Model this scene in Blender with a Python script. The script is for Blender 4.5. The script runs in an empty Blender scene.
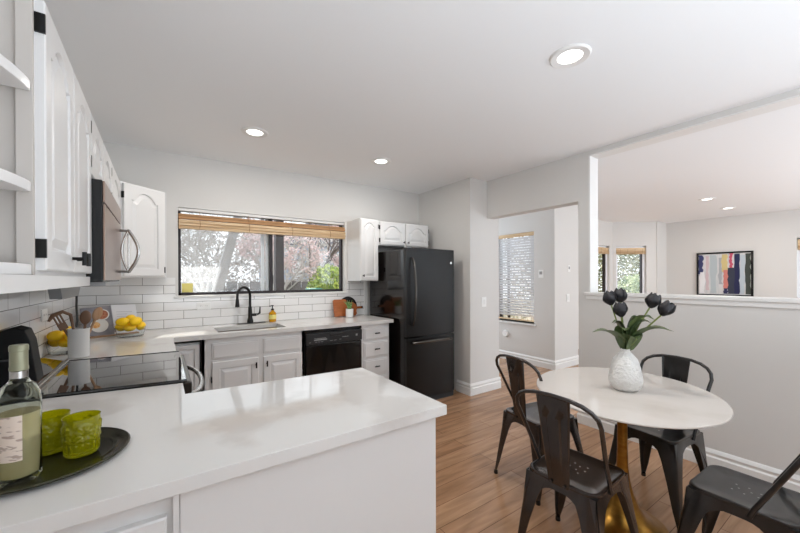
import bpy, bmesh, math, random
from mathutils import Vector, Matrix
random.seed(7)
S = bpy.context.scene
COL = S.collection
PI = math.pi
R = math.radians

# ------------------------------------------------------------------ camera, world, sun, exposure
cam_d = bpy.data.cameras.new('camera'); cam = bpy.data.objects.new('camera', cam_d); COL.objects.link(cam)
cam.location = (0, 0, 1.3649)
cam_d.sensor_width = 36; cam_d.lens = 349.62/800*36
cam_d.shift_x = 0; cam_d.shift_y = 12.2/800
cam_d.clip_start = 0.02; cam_d.clip_end = 300
cam.matrix_world = (Matrix.Translation((0, 0, 1.3649)) @ Matrix.Rotation(R(-34.4485), 4, 'Z')
                    @ Matrix.Rotation(R(90-0.118), 4, 'X') @ Matrix.Rotation(R(-0.2216), 4, 'Z'))
S.camera = cam

w = bpy.data.worlds.new('sky'); S.world = w; w.use_nodes = True
bg = w.node_tree.nodes['Background']; bg.inputs[0].default_value = (0.90, 0.95, 1.0, 1); bg.inputs[1].default_value = 1.9

sd = bpy.data.lights.new('sun', 'SUN'); sd.energy = 9.0; sd.angle = R(0.6); sd.color = (1, .95, .87)
so = bpy.data.objects.new('sun', sd); COL.objects.link(so)
# light travels from upper right behind the window wall down to the left end of the worktop
so.rotation_euler = Vector((-0.30, -1.0, -0.78)).to_track_quat('-Z', 'Y').to_euler()
so.location = (6, 8, 6)

S.view_settings.view_transform = 'Standard'; S.view_settings.look = 'None'
S.view_settings.exposure = 0.22; S.view_settings.gamma = 1.0; S.view_settings.use_curve_mapping = False
try:
    S.cycles.use_denoising = True; S.cycles.max_bounces = 12; S.cycles.diffuse_bounces = 7
    S.cycles.transparent_max_bounces = 24; S.cycles.sample_clamp_indirect = 6
    S.cycles.caustics_refractive = True
except Exception: pass

# unseen area lamps, added to fill the rooms with daylight-coloured light
def area_lamp(name, loc, target, sx, sy, power, color=(.93, .97, 1)):
    d = bpy.data.lights.new(name, 'AREA'); d.shape = 'RECTANGLE'; d.size = sx; d.size_y = sy; d.energy = power; d.color = color
    o = bpy.data.objects.new(name, d); COL.objects.link(o); o.location = loc
    o.rotation_euler = (Vector(target)-Vector(loc)).to_track_quat('-Z', 'Z').to_euler()
    return o
area_lamp('dining_fill_lamp', (6.3, -2.9, 1.2), (6.3, .9, 1.9), 4.0, 2.0, 70, (.80, .90, 1))  # added lamp, brightens the dining room from behind the camera
area_lamp('hall_fill_lamp', (4.1, 5.1, 1.4), (4.1, 0, 1.3), 1.1, 1.9, 22, (.80, .90, 1))  # added lamp before the blank end wall, brightens the hall
# unseen lamps aimed upwards, added to brighten the ceilings and rooms
area_lamp('bounce_kitchen', (1.35, -1.55, .95), (1.37, -1.45, 2.5), 3.2, 2.4, 92, (.80, .90, 1))
area_lamp('bounce_dining', (6.2, -1.7, .6), (6.2, -1.6, 2.5), 3.4, 2.0, 66, (.80, .90, 1))
def portal(name, loc, target, sx, sy):
    o = area_lamp(name, loc, target, sx, sy, 1); o.data.cycles.is_portal = True
portal('sky_portal_sink', (.98, 4.02, 1.62), (.98, 0, 1.62), 1.7, .83)
portal('sky_portal_hall', (4.95, 3.665, 1.36), (0, 3.665, 1.36), .73, 1.44)

# ------------------------------------------------------------------ materials
def lin(c):
    return tuple(((x/255)/12.92 if x/255 <= .04045 else ((x/255+.055)/1.055)**2.4) for x in c) + (1,)
def mat(name, rgb=(200, 200, 200), rough=.5, metal=0, spec=.5, trans=0, ior=1.45, coat=0, emit=None, es=0, noise=None, bump=None):
    m = bpy.data.materials.new(name); m.use_nodes = True
    nt = m.node_tree; b = nt.nodes['Principled BSDF']
    b.inputs['Base Color'].default_value = lin(rgb); b.inputs['Roughness'].default_value = rough
    b.inputs['Metallic'].default_value = metal; b.inputs['Specular IOR Level'].default_value = spec
    b.inputs['Transmission Weight'].default_value = trans; b.inputs['IOR'].default_value = ior
    b.inputs['Coat Weight'].default_value = coat
    if emit: b.inputs['Emission Color'].default_value = lin(emit); b.inputs['Emission Strength'].default_value = es
    if noise:   # (scale, rgb2, detail, (sx,sy,sz), low, high)
        sc, rgb2, det, st, lo, hi = noise
        tc = nt.nodes.new('ShaderNodeTexCoord'); mp = nt.nodes.new('ShaderNodeMapping'); mp.inputs['Scale'].default_value = st
        n = nt.nodes.new('ShaderNodeTexNoise'); n.inputs['Scale'].default_value = sc; n.inputs['Detail'].default_value = det
        cr = nt.nodes.new('ShaderNodeValToRGB'); cr.color_ramp.elements[0].position = lo; cr.color_ramp.elements[1].position = hi
        cr.color_ramp.elements[0].color = lin(rgb); cr.color_ramp.elements[1].color = lin(rgb2)
        L = nt.links.new
        L(tc.outputs['Object'], mp.inputs[0]); L(mp.outputs[0], n.inputs[0]); L(n.outputs['Fac'], cr.inputs[0]); L(cr.outputs[0], b.inputs['Base Color'])
    if bump:    # (scale, strength, distance)
        tc = nt.nodes.new('ShaderNodeTexCoord'); n = nt.nodes.new('ShaderNodeTexNoise'); n.inputs['Scale'].default_value = bump[0]; n.inputs['Detail'].default_value = 3
        bp = nt.nodes.new('ShaderNodeBump'); bp.inputs['Strength'].default_value = bump[1]; bp.inputs['Distance'].default_value = bump[2]
        nt.links.new(tc.outputs['Object'], n.inputs[0]); nt.links.new(n.outputs['Fac'], bp.inputs['Height']); nt.links.new(bp.outputs[0], b.inputs['Normal'])
    return m
M = {}
M['wall'] = mat('wall_paint', (214, 212, 209), .75, bump=(60, .05, .002))
M['ceil'] = mat('ceiling_paint', (238, 239, 240), .85)
M['trim'] = mat('trim_paint', (228, 227, 225), .35)
M['cab'] = mat('cabinet_paint', (222, 221, 220), .3, bump=(25, .04, .002))
M['cab_shade'] = mat('shaded_shelf_paint', (188, 182, 176), .5)  # cabinet white darkened; shade among the open shelves put into the colour
M['black'] = mat('black_metal', (22, 21, 21), .35, metal=.3)
M['blackplastic'] = mat('black_plastic', (18, 18, 19), .25)
M['appl'] = mat('black_gloss_appliance', (14, 12, 12), .16, coat=.3)
M['fridge'] = mat('black_textured_fridge', (17, 15, 14), .2, spec=.35, bump=(320, .5, .003))
M['fridge_side'] = mat('black_fridge_side', (20, 15, 13), .12, coat=.2)
M['fridge_handle'] = mat('dark_gloss_handle', (92, 88, 85), .18, metal=.9)
M['glassblack'] = mat('black_ceramic_glass', (8, 9, 12), .03, spec=.9, coat=1)
M['steel'] = mat('stainless_steel', (170, 168, 165), .25, metal=1)
M['tintsteel'] = mat('brown_tinted_steel', (150, 128, 116), .28, metal=1)  # steel tinted brown; the reflection of wood put into its colour
M['darksteel'] = mat('dark_steel', (60, 55, 52), .3, metal=.9)
M['chairm'] = mat('gunmetal_chair', (70, 64, 62), .25, metal=.8, noise=(9, (50, 45, 44), 4, (1, 1, 1), .35, .7))
M['chairb'] = mat('black_chair', (52, 51, 51), .33, metal=.7, noise=(9, (38, 37, 37), 4, (1, 1, 1), .35, .7))
for k_ in ('chairm', 'chairb'):
    M[k_].node_tree.nodes['Principled BSDF'].inputs['Coat Weight'].default_value = .7; M[k_].node_tree.nodes['Principled BSDF'].inputs['Coat Roughness'].default_value = .12
M['brass'] = mat('brushed_brass', (176, 132, 62), .28, metal=1, noise=(14, (140, 98, 40), 5, (1, 1, 3), .3, .75))
M['quartz'] = mat('white_quartz', (216, 214, 211), .06, spec=.5, noise=(2.6, (203, 199, 195), 8, (1, 1, 1), .55, .62))
M['quartz'].node_tree.nodes['Principled BSDF'].inputs['Roughness'].default_value = .07
M['marble'] = mat('cream_marble', (206, 199, 192), .05, noise=(2.2, (188, 178, 168), 9, (1.3, .9, 1), .48, .75))
M['ceramic'] = mat('white_ceramic', (228, 226, 222), .3, bump=(70, .8, .014))
M['pot'] = mat('white_pot', (236, 236, 234), .4)
M['crock'] = mat('grey_white_crock', (205, 203, 200), .25)
M['tulip'] = mat('black_tulip_petal', (26, 25, 28), .5, noise=(30, (46, 44, 48), 4, (1, 1, 4), .3, .7))
M['leaf'] = mat('tulip_leaf', (62, 78, 48), .4, noise=(12, (92, 108, 66), 4, (3, 3, 1), .3, .7))
M['stem'] = mat('tulip_stem', (120, 134, 66), .45)
M['lemon'] = mat('lemon_skin', (248, 202, 18), .38, bump=(160, .3, .003))
M['wood'] = mat('spoon_wood', (176, 138, 104), .55, noise=(8, (150, 112, 80), 4, (6, 6, 1), .3, .7))
M['wooddark'] = mat('spoon_wood_dark', (112, 82, 62), .55)
M['board'] = mat('cutting_board_wood', (176, 102, 52), .4, noise=(6, (150, 80, 38), 5, (1, 1, 6), .3, .7))
M['bamboo'] = None
M['pewter'] = mat('olive_pewter_tray', (92, 90, 76), .22, metal=.85, noise=(7, (70, 70, 62), 3, (1, 1, 1), .3, .7))
M['white'] = mat('white_plastic', (238, 238, 236), .4)
M['grey'] = mat('grey_plastic', (150, 150, 150), .5)
M['darkgrey'] = mat('dark_cord', (50, 50, 52), .5)
M['bronze'] = mat('dark_bronze_frame', (46, 40, 42), .4, metal=.3)
M['vinyl'] = mat('white_vinyl', (232, 234, 238), .4)
M['yellow'] = mat('yellow_sticker', (232, 218, 130), .6)
M['gyellow'] = mat('olive_glass', (196, 194, 14), .05, trans=.75, ior=1.45, spec=.8)
M['clear'] = mat('clear_glass', (246, 248, 246), .01, trans=1, ior=1.25)
M['bottle'] = mat('bottle_glass', (240, 244, 234), .01, trans=1, ior=1.18)
M['wine'] = mat('white_wine', (252, 236, 196), .03, trans=.68, ior=1.2)
M['foil'] = mat('sage_foil', (142, 142, 118), .35, metal=.4)
M['label'] = mat('cream_label', (216, 200, 186), .6, noise=(40, (170, 150, 138), 2, (1, 1, 3), .55, .6))
M['soap'] = mat('amber_soap', (232, 170, 20), .05, trans=.5)
M['bark'] = mat('bark', (112, 102, 98), .8)
M['twig'] = mat('grey_twigs', (176, 172, 168), .8)
M['blossom'] = mat('pink_blossom', (212, 190, 188), .7)
M['hedge'] = mat('hedge_leaves', (88, 96, 56), .6, noise=(3, (140, 136, 96), 4, (1, 1, 1), .35, .65))
M['shrub'] = mat('bright_shrub', (104, 136, 52), .5, noise=(9, (190, 200, 96), 3, (1, 1, 1), .35, .65))
M['paleleaf'] = mat('variegated_leaves', (196, 206, 160), .5, noise=(6, (104, 128, 76), 3, (1, 1, 1), .45, .6))
M['dirt'] = mat('garden_ground', (110, 104, 92), .9, noise=(2, (140, 132, 116), 6, (1, 1, 1), .3, .7))
M['fence'] = mat('grey_fence', (110, 106, 104), .8)
M['shingle'] = mat('pale_siding', (176, 178, 180), .7)
M['teal'] = mat('teal_bin', (50, 128, 110), .5)
M['sink'] = mat('sink_steel', (150, 138, 128), .3, metal=.8)
M['light'] = mat('lamp_diffuser', (255, 255, 255), .5, emit=(255, 252, 246), es=3)
M['foodplate'] = mat('plate_white', (235, 232, 228), .5)

def nodemat(name):
    m = bpy.data.materials.new(name); m.use_nodes = True
    return m, m.node_tree, m.node_tree.nodes['Principled BSDF']
def tilemat(name, axes):
    m, nt, b = nodemat(name); L = nt.links.new
    tc = nt.nodes.new('ShaderNodeNewGeometry'); sp = nt.nodes.new('ShaderNodeSeparateXYZ'); cb = nt.nodes.new('ShaderNodeCombineXYZ')
    L(tc.outputs['Position'], sp.inputs[0]); L(sp.outputs[axes[0]], cb.inputs[0]); L(sp.outputs[axes[1]], cb.inputs[1])
    mp = nt.nodes.new('ShaderNodeMapping'); mp.inputs['Location'].default_value = (axes[2], axes[3], 0); L(cb.outputs[0], mp.inputs[0])
    br = nt.nodes.new('ShaderNodeTexBrick'); br.offset = .5
    br.inputs['Scale'].default_value = 1; br.inputs['Brick Width'].default_value = axes[4]; br.inputs['Row Height'].default_value = axes[5]
    br.inputs['Mortar Size'].default_value = .0022; br.inputs['Mortar Smooth'].default_value = .1; br.inputs['Bias'].default_value = -.4
    br.inputs['Color1'].default_value = lin((236, 235, 234)); br.inputs['Color2'].default_value = lin((226, 225, 224)); br.inputs['Mortar'].default_value = lin((140, 136, 132))
    L(mp.outputs[0], br.inputs[0]); L(br.outputs['Color'], b.inputs['Base Color'])
    bp = nt.nodes.new('ShaderNodeBump'); bp.invert = True; bp.inputs['Strength'].default_value = .6; bp.inputs['Distance'].default_value = .002
    L(br.outputs['Fac'], bp.inputs['Height']); L(bp.outputs[0], b.inputs['Normal'])
    b.inputs['Roughness'].default_value = .1
    return m
M['tile_back'] = tilemat('subway_tile_back', (0, 2, 0.13, -0.914, .31, .0785))
M['tile_left'] = tilemat('subway_tile_left', (1, 2, 0.05, -0.914, .31, .0785))

def floormat():
    m, nt, b = nodemat('oak_floor'); L = nt.links.new
    g = nt.nodes.new('ShaderNodeNewGeometry')
    br = nt.nodes.new('ShaderNodeTexBrick'); br.offset = .37; br.inputs['Scale'].default_value = 1
    br.inputs['Brick Width'].default_value = 1.25; br.inputs['Row Height'].default_value = .145
    br.inputs['Mortar Size'].default_value = .0016; br.inputs['Mortar Smooth'].default_value = 0
    br.inputs['Color1'].default_value = lin((190, 152, 120)); br.inputs['Color2'].default_value = lin((168, 129, 98)); br.inputs['Mortar'].default_value = lin((112, 80, 58))
    L(g.outputs['Position'], br.inputs[0])
    mp = nt.nodes.new('ShaderNodeMapping'); mp.inputs['Scale'].default_value = (1.2, 9, 1); L(g.outputs['Position'], mp.inputs[0])
    n = nt.nodes.new('ShaderNodeTexNoise'); n.inputs['Scale'].default_value = 2.2; n.inputs['Detail'].default_value = 8; n.inputs['Distortion'].default_value = .6
    L(mp.outputs[0], n.inputs[0])
    cr = nt.nodes.new('ShaderNodeValToRGB'); cr.color_ramp.elements[0].position = .35; cr.color_ramp.elements[1].position = .68
    cr.color_ramp.elements[0].color = (.62, .58, .54, 1); cr.color_ramp.elements[1].color = (1.08, 1.04, 1, 1)
    L(n.outputs['Fac'], cr.inputs[0])
    mx = nt.nodes.new('ShaderNodeMix'); mx.data_type = 'RGBA'; mx.blend_type = 'MULTIPLY'; mx.inputs[0].default_value = .8
    L(br.outputs['Color'], mx.inputs[6]); L(cr.outputs[0], mx.inputs[7]); L(mx.outputs[2], b.inputs['Base Color'])
    b.inputs['Roughness'].default_value = .2
    return m
M['floor'] = floormat()

def bamboomat():
    m, nt, b = nodemat('bamboo_slats'); L = nt.links.new
    g = nt.nodes.new('ShaderNodeNewGeometry'); mp = nt.nodes.new('ShaderNodeMapping'); mp.inputs['Scale'].default_value = (2, 2, 90)
    n = nt.nodes.new('ShaderNodeTexNoise'); n.inputs['Scale'].default_value = 1.2; n.inputs['Detail'].default_value = 3
    cr = nt.nodes.new('ShaderNodeValToRGB'); cr.color_ramp.elements[0].position = .3; cr.color_ramp.elements[1].position = .7
    cr.color_ramp.elements[0].color = lin((190, 154, 112)); cr.color_ramp.elements[1].color = lin((234, 212, 176))
    L(g.outputs['Position'], mp.inputs[0]); L(mp.outputs[0], n.inputs[0]); L(n.outputs['Fac'], cr.inputs[0]); L(cr.outputs[0], b.inputs['Base Color'])
    b.inputs['Roughness'].default_value = .6
    return m
M['bamboo'] = bamboomat()

def thinmat(name, tint, fac, rough=.02):
    m = bpy.data.materials.new(name); m.use_nodes = True; nt = m.node_tree; nt.nodes.remove(nt.nodes['Principled BSDF'])
    out = nt.nodes['Material Output']; t = nt.nodes.new('ShaderNodeBsdfTransparent'); t.inputs[0].default_value = tint
    g = nt.nodes.new('ShaderNodeBsdfGlossy'); g.inputs['Roughness'].default_value = rough
    mx = nt.nodes.new('ShaderNodeMixShader'); mx.inputs[0].default_value = fac
    nt.links.new(t.outputs[0], mx.inputs[1]); nt.links.new(g.outputs[0], mx.inputs[2]); nt.links.new(mx.outputs[0], out.inputs[0])
    return m
M['pane'] = thinmat('window_glass', (.97, .98, .98, 1), .03)
def screenmat():
    m = bpy.data.materials.new('insect_screen'); m.use_nodes = True; nt = m.node_tree; nt.nodes.remove(nt.nodes['Principled BSDF'])
    out = nt.nodes['Material Output']; t = nt.nodes.new('ShaderNodeBsdfTransparent'); g = nt.nodes.new('ShaderNodeBsdfTranslucent')
    g.inputs[0].default_value = (.55, .58, .62, 1)
    mx = nt.nodes.new('ShaderNodeMixShader'); mx.inputs[0].default_value = .2
    nt.links.new(t.outputs[0], mx.inputs[1]); nt.links.new(g.outputs[0], mx.inputs[2]); nt.links.new(mx.outputs[0], out.inputs[0])
    return m
M['screen'] = screenmat()

# ------------------------------------------------------------------ mesh building
class MB:
    """collects shapes into one bmesh, linked as one object"""
    def __init__(s): s.bm = bmesh.new(); s.mats = []; s.mi = 0; s.T = Matrix.Identity(4)
    def use(s, m):
        if m not in s.mats: s.mats.append(m)
        s.mi = s.mats.index(m); return s
    def add(s, verts, faces):
        vs = [s.bm.verts.new(s.T @ Vector(v)) for v in verts]; out = []
        for f in faces:
            try:
                fc = s.bm.faces.new([vs[i] for i in f]); fc.material_index = s.mi; out.append(fc)
            except ValueError: pass
        return vs, out
    def box(s, x0, x1, y0, y1, z0, z1, bev=0, seg=2):
        v = [(x, y, z) for z in (z0, z1) for y in (y0, y1) for x in (x0, x1)]
        f = [(0, 2, 3, 1), (4, 5, 7, 6), (0, 1, 5, 4), (2, 6, 7, 3), (0, 4, 6, 2), (1, 3, 7, 5)]
        vs, fs = s.add(v, f)
        if bev:
            s.bevelled = True
            es = list({e for fc in fs for e in fc.edges})
            bmesh.ops.bevel(s.bm, geom=es, offset=bev, segments=seg, affect='EDGES', profile=.5)
        return s
    def prism(s, pts, h, axis='z', base=0, bev=0, seg=2):
        """extrude a 2D polygon: axis z -> (x,y), y -> (x,z), x -> (y,z)"""
        def P(a, b, c):
            return {'z': (a, b, c), 'y': (a, c, b), 'x': (c, a, b)}[axis]
        n = len(pts)
        v = [P(a, b, base) for a, b in pts] + [P(a, b, base+h) for a, b in pts]
        f = [tuple(range(n))[::-1], tuple(range(n, 2*n))] + [(i, (i+1) % n, n+(i+1) % n, n+i) for i in range(n)]
        vs, fs = s.add(v, f)
        bmesh.ops.recalc_face_normals(s.bm, faces=fs)
        if bev:
            s.bevelled = True
            es = list({e for fc in fs[:2] for e in fc.edges})
            bmesh.ops.bevel(s.bm, geom=es, offset=bev, segments=seg, affect='EDGES', profile=.5)
        return s
    def tube(s, pts, r, n=10, closed=False, cap=True, flat=None):
        """sweep a circle (radius r or list) along points; flat=(a,b) makes a box-like ellipse"""
        P = [Vector(p) for p in pts]; N = len(P); rings = []
        rr = r if isinstance(r, (list, tuple)) else [r]*N
        up = None
        for i in range(N):
            if closed: t = (P[(i+1) % N]-P[i-1]).normalized()
            else: t = (P[min(i+1, N-1)]-P[max(i-1, 0)]).normalized()
            if up is None:
                up = Vector((0, 0, 1)) if abs(t.z) < .9 else Vector((1, 0, 0))
            a = t.cross(up).normalized(); up = a.cross(t).normalized()
            k = flat or (1, 1)
            rings.append([P[i]+(a*math.cos(2*PI*j/n)*k[0]+up*math.sin(2*PI*j/n)*k[1])*rr[i] for j in range(n)])
        v = [q for ring in rings for q in ring]; f = []
        for i in range(N if closed else N-1):
            k = (i+1) % N
            for j in range(n): f.append((i*n+j, i*n+(j+1) % n, k*n+(j+1) % n, k*n+j))
        if cap and not closed: f += [tuple(range(n))[::-1], tuple((N-1)*n+j for j in range(n))]
        vs, fs = s.add(v, f); bmesh.ops.recalc_face_normals(s.bm, faces=fs)
        return s
    def lathe(s, prof, n=32, c=(0, 0, 0), sy=1, fn=None):
        """prof = [(r,z)...] about z through c"""
        v = []; f = []; m = len(prof)
        for i, (r, z) in enumerate(prof):
            for j in range(n):
                a = 2*PI*j/n; k = r*(fn(a, i, z) if fn else 1)
                v.append((c[0]+k*math.cos(a), c[1]+k*math.sin(a)*sy, c[2]+z))
        for i in range(m-1):
            for j in range(n): f.append((i*n+j, i*n+(j+1) % n, (i+1)*n+(j+1) % n, (i+1)*n+j))
        if prof[0][0] > 0: f.append(tuple(range(n))[::-1])
        if prof[-1][0] > 0: f.append(tuple((m-1)*n+j for j in range(n)))
        vs, fs = s.add(v, f)
        bmesh.ops.remove_doubles(s.bm, verts=vs, dist=1e-6)
        return s
    def ball(s, c, r, n=12, sc=(1, 1, 1), rot=None):
        prof = [(math.sin(PI*i/n)*r, -math.cos(PI*i/n)*r) for i in range(n+1)]
        old = s.T; s.T = old @ Matrix.Translation(c) @ (rot or Matrix.Identity(4)) @ Matrix.Diagonal((*sc, 1))
        s.lathe([(max(a, 0 if i in (0, n) else 1e-5), b) for i, (a, b) in enumerate(prof)], n=n+4); s.T = old
        return s
    def quad(s, pts): s.add(pts, [tuple(range(len(pts)))]); return s
    def build(s, name, m=None, parent=None, smooth=35, world=False):
        bmesh.ops.recalc_face_normals(s.bm, faces=s.bm.faces) if not getattr(s, 'norecalc', False) else None
        me = bpy.data.meshes.new(name)
        if parent is not None and world:
            root = parent
            mw = WM.get(parent.name, Matrix.Identity(4)); s.bm.transform(mw.inverted())
        elif parent is None:
            vs = s.bm.verts; xs = [v.co.x for v in vs]; ys = [v.co.y for v in vs]; zs = [v.co.z for v in vs]
            c = Vector(((min(xs)+max(xs))/2, (min(ys)+max(ys))/2, min(zs)))
            s.bm.transform(Matrix.Translation(-c))
        s.bm.to_mesh(me); s.bm.free()
        o = bpy.data.objects.new(name, me); COL.objects.link(o)
        for q in ([m] if m else s.mats): me.materials.append(q)
        if smooth:
            me.polygons.foreach_set('use_smooth', [True]*len(me.polygons)); me.set_sharp_from_angle(angle=R(smooth))
        if getattr(s, 'bevelled', False):
            wn = o.modifiers.new('weighted_normal', 'WEIGHTED_NORMAL'); wn.keep_sharp = True; wn.weight = 90
        if parent is None: o.location = c; WM[o.name] = Matrix.Translation(c)
        else: o.parent = parent; WM[o.name] = WM.get(parent.name, Matrix.Identity(4)).copy()
        return o
WM = {}
def tag(o, label=None, cat=None, group=None, kind=None):
    if label: o['label'] = label
    if cat: o['category'] = cat
    if group: o['group'] = group
    if kind: o['kind'] = kind
    return o
def thing(name, loc, label, cat, rz=0, group=None):
    o = bpy.data.objects.new(name, None); COL.objects.link(o); o.location = loc; o.rotation_euler = (0, 0, rz)
    o.empty_display_size = .1
    WM[o.name] = Matrix.Translation(loc) @ Matrix.Rotation(rz, 4, 'Z')
    return tag(o, label, cat, group)
def bx(name, dims, m, parent=None, bev=0, seg=2, world=True):
    return MB().box(*dims, bev=bev, seg=seg).build(name, m, parent, world=world and parent is not None)
def struct(name, mb, m, parent=None):
    o = mb.build(name, m, parent, world=parent is not None)
    if parent is None: o['kind'] = 'structure'
    return o
def copy_tree(o, parent=None):
    c = o.copy(); COL.objects.link(c); c.parent = parent
    for ch in list(o.children): copy_tree(ch, c)
    return c

# key planes found from the photograph
XL, YW, XR, XC, YC, H = -.568, 3.842, 3.25, 2.96, 2.88, 2.525
CT = .914                 # worktop height
YF = 3.19                 # worktop front edge, window run
XF = .08                  # worktop front edge, left run
T = .14

# ------------------------------------------------------------------ room shell
struct('floor', MB().box(-.75, 9.3, -3.1, 5.3, -.06, 0), M['floor'])
struct('ceiling', MB().box(-.75, 9.3, -3.1, 5.3, H, H+.08), M['ceil'])
struct('wall_left', MB().box(XL-.12, XL, -3.1, YW+.16, 0, H), M['wall'])
wx0, wx1, wz0, wz1 = .135, 1.838, 1.206, 2.036
b = MB()
b.box(XL, wx0, YW, YW+.16, 0, H); b.box(wx1, XC, YW, YW+.16, 0, H)
b.box(wx0, wx1, YW, YW+.16, 0, wz0); b.box(wx0, wx1, YW, YW+.16, wz1, H)
struct('wall_back', b, M['wall'])
struct('wall_column', MB().box(XC, 3.46, YC, YW+.16, 0, H), M['wall'])
# partition towards the dining room: header over hall opening, pier, half wall
b = MB()
b.box(XR, XR+T, 1.765, YC, 2.08, H); b.box(XR, XR+T, 1.665, 1.765, 0, H)
b.box(XR, XR+T, -3.1, 1.665, 0, 1.195); b.box(XR, XR+T, -3.1, 1.665, 2.482, H)
struct('wall_partition', b, M['wall'])
struct('trim_1', MB().box(XR-.025, XR+T+.03, -3.1, 1.70, 1.200, 1.226, bev=.004).box(XR-.012, XR+T+.012, -3.1, 1.69, 1.165, 1.200), M['trim'])
struct('trim_2', MB().box(XR-.003, XR+T+.003, 1.655, 1.668, 1.226, 2.475), M['trim'])
struct('trim_3', MB().box(XR-.003, XR+T+.003, -3.1, 1.668, 2.474, 2.484), M['trim'])
# hall
hx = 4.79
b = MB(); b.box(hx, hx+T, 2.957, 3.30, 0, H); b.box(hx, hx+T, 4.03, 5.3, 0, H); b.box(hx, hx+T, 3.30, 4.03, 0, .64); b.box(hx, hx+T, 3.30, 4.03, 2.085, H)
b.box(hx+T, 5.43, 2.957, 2.957+.14, 0, H)
struct('wall_hall', b, M['wall'])
struct('wall_hall_end', MB().box(XC, hx, 5.16, 5.3, 0, H), M['wall'])
struct('wall_hall_side', MB().box(XC-.02, XC+.12, YW+.16, 5.2, 0, H), M['wall'])
# dining room: far wall with window, bay
fx = 9.045
b = MB(); b.box(fx, fx+T, 1.10, 3.1, 0, H); b.box(fx, fx+T, -3.1, -.1, 0, H); b.box(fx, fx+T, -.1, 1.10, 0, .95); b.box(fx, fx+T, -.1, 1.10, 2.03, H)
struct('wall_far', b, M['wall'])
struct('wall_far_return', MB().box(8.55, fx, 2.98, 3.12, 0, H), M['wall'])
def seg_wall(b, A, B_, holes, th=.14, z1=H):
    """wall from A to B (2D) with holes [(s0,s1,z0,z1)] measured in metres from A"""
    A = Vector((*A, 0)); B_ = Vector((*B_, 0)); L = (B_-A).length; ang = math.atan2(B_.y-A.y, B_.x-A.x)
    old = b.T; b.T = Matrix.Translation(A) @ Matrix.Rotation(ang, 4, 'Z')
    s = 0
    for s0, s1, h0, h1 in holes:
        b.box(s, s0, 0, -th, 0, z1) if s0 > s else None
        b.box(s0, s1, 0, -th, 0, h0); b.box(s0, s1, 0, -th, h1, z1); s = s1
    b.box(s, L, 0, -th, 0, z1); b.T = old
    return L, ang
bayA, bayB = (8.55, 3.0), (7.93, 3.57)
bayL = math.dist(bayA, bayB)
b = MB(); seg_wall(b, bayA, bayB, [(.185, .775, .95, 2.02)]); struct('wall_bay', b, M['wall'])
b = MB(); seg_wall(b, bayB, (5.29, 3.57), [(.14, .72, .95, 2.02)]); struct('wall_bay_back', b, M['wall'])
struct('wall_bay_side', MB().box(5.29, 5.43, 3.09, 3.57, 0, H), M['wall'])
# wall behind the camera: solid in the kitchen, unseen dining opening added for light
b = MB(); b.box(-.7, -.2, -3.1, -3.0, 0, H); b.box(2.9, 4.2, -3.1, -3.0, 0, H); b.box(8.4, 9.2, -3.1, -3.0, 0, H); b.box(-.2, 2.9, -3.1, -3.0, 0, H); b.box(4.2, 8.4, -3.1, -3.0, 2.35, H)
struct('wall_rear', b, M['wall'])

def baseboard(name, A, B_, side=1):
    A = Vector((*A, 0)); B_ = Vector((*B_, 0)); ang = math.atan2(B_.y-A.y, B_.x-A.x); L = (B_-A).length
    b = MB(); b.T = Matrix.Translation(A) @ Matrix.Rotation(ang, 4, 'Z')
    pr = [(0, 0), (.018, 0), (.018, .078), (.009, .088), (.009, .100), (.014, .108), (.005, .130), (0, .135)]
    b.prism([(y*side, z) for y, z in pr], L, 'x')
    return struct(name, b, M['trim'])
baseboard('baseboard_partition', (XR, -3), (XR, 1.765), 1)
baseboard('baseboard_column_left', (XC, YC-.016), (XC, 3.10), 1)
baseboard('baseboard_column_front', (XC-.016, YC), (3.476, YC), -1)
baseboard('baseboard_column_right', (3.46, YC), (3.46, YW), -1)
baseboard('baseboard_pier', (XR, 1.765), (XR+T, 1.765), 1)
baseboard('baseboard_hall', (hx, 2.957), (hx, 5.1), 1)
baseboard('baseboard_hall_front', (hx-.016, 2.957), (5.446, 2.957), -1)

# tiled splashback (part of the walls)
b = MB(); b.box(XL+.008, wx0-.02, YW-.009, YW, CT, 1.376); b.box(wx0-.02, wx1+.02, YW-.009, YW, CT, wz0-.022); b.box(wx1+.02, 2.085, YW-.009, YW, CT, 1.333)
struct('wall_back_tile', b, M['tile_back'])
struct('wall_left_tile', MB().box(XL, XL+.008, -.6, YW, CT, 1.376), M['tile_left'])
struct('trim_4', MB().box(2.085, 2.125, YW-.02, YW, CT, 1.333), M['trim'])

# ------------------------------------------------------------------ windows
w1 = bpy.data.objects.new('window_1', None); COL.objects.link(w1); w1.location = (wx0, YW+.09, wz0); w1['kind'] = 'structure'; WM['window_1'] = Matrix.Translation(w1.location)
b = MB(); t = .028; y0, y1 = YW+.07, YW+.12
b.box(wx0, wx1, y0, y1, wz0, wz0+t); b.box(wx0, wx1, y0, y1, wz1-t, wz1); b.box(wx0, wx0+t, y0, y1, wz0, wz1); b.box(wx1-t, wx1, y0, y1, wz0, wz1)
b.build('window_frame', M['bronze'], w1, world=True)
MB().box(.975, 1.005, y0-.015, y1-.01, wz0+t, wz1-t).box(1.0, 1.01, y0-.02, y1-.01, 1.32, 1.40).build('window_mullion', M['bronze'], w1, world=True)
MB().box(.90, .935, y1, y1+.02, wz0+t, wz1-t).box(.945, .975, y1-.01, y1+.012, wz0+t, wz1-t).build('screen_stile', M['vinyl'], w1, world=True)
MB().box(wx0+t, .975, y0+.03, y0+.034, wz0+t, wz1-t).box(1.005, wx1-t, y0+.015, y0+.019, wz0+t, wz1-t).build('window_pane', M['pane'], w1, world=True)
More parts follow.
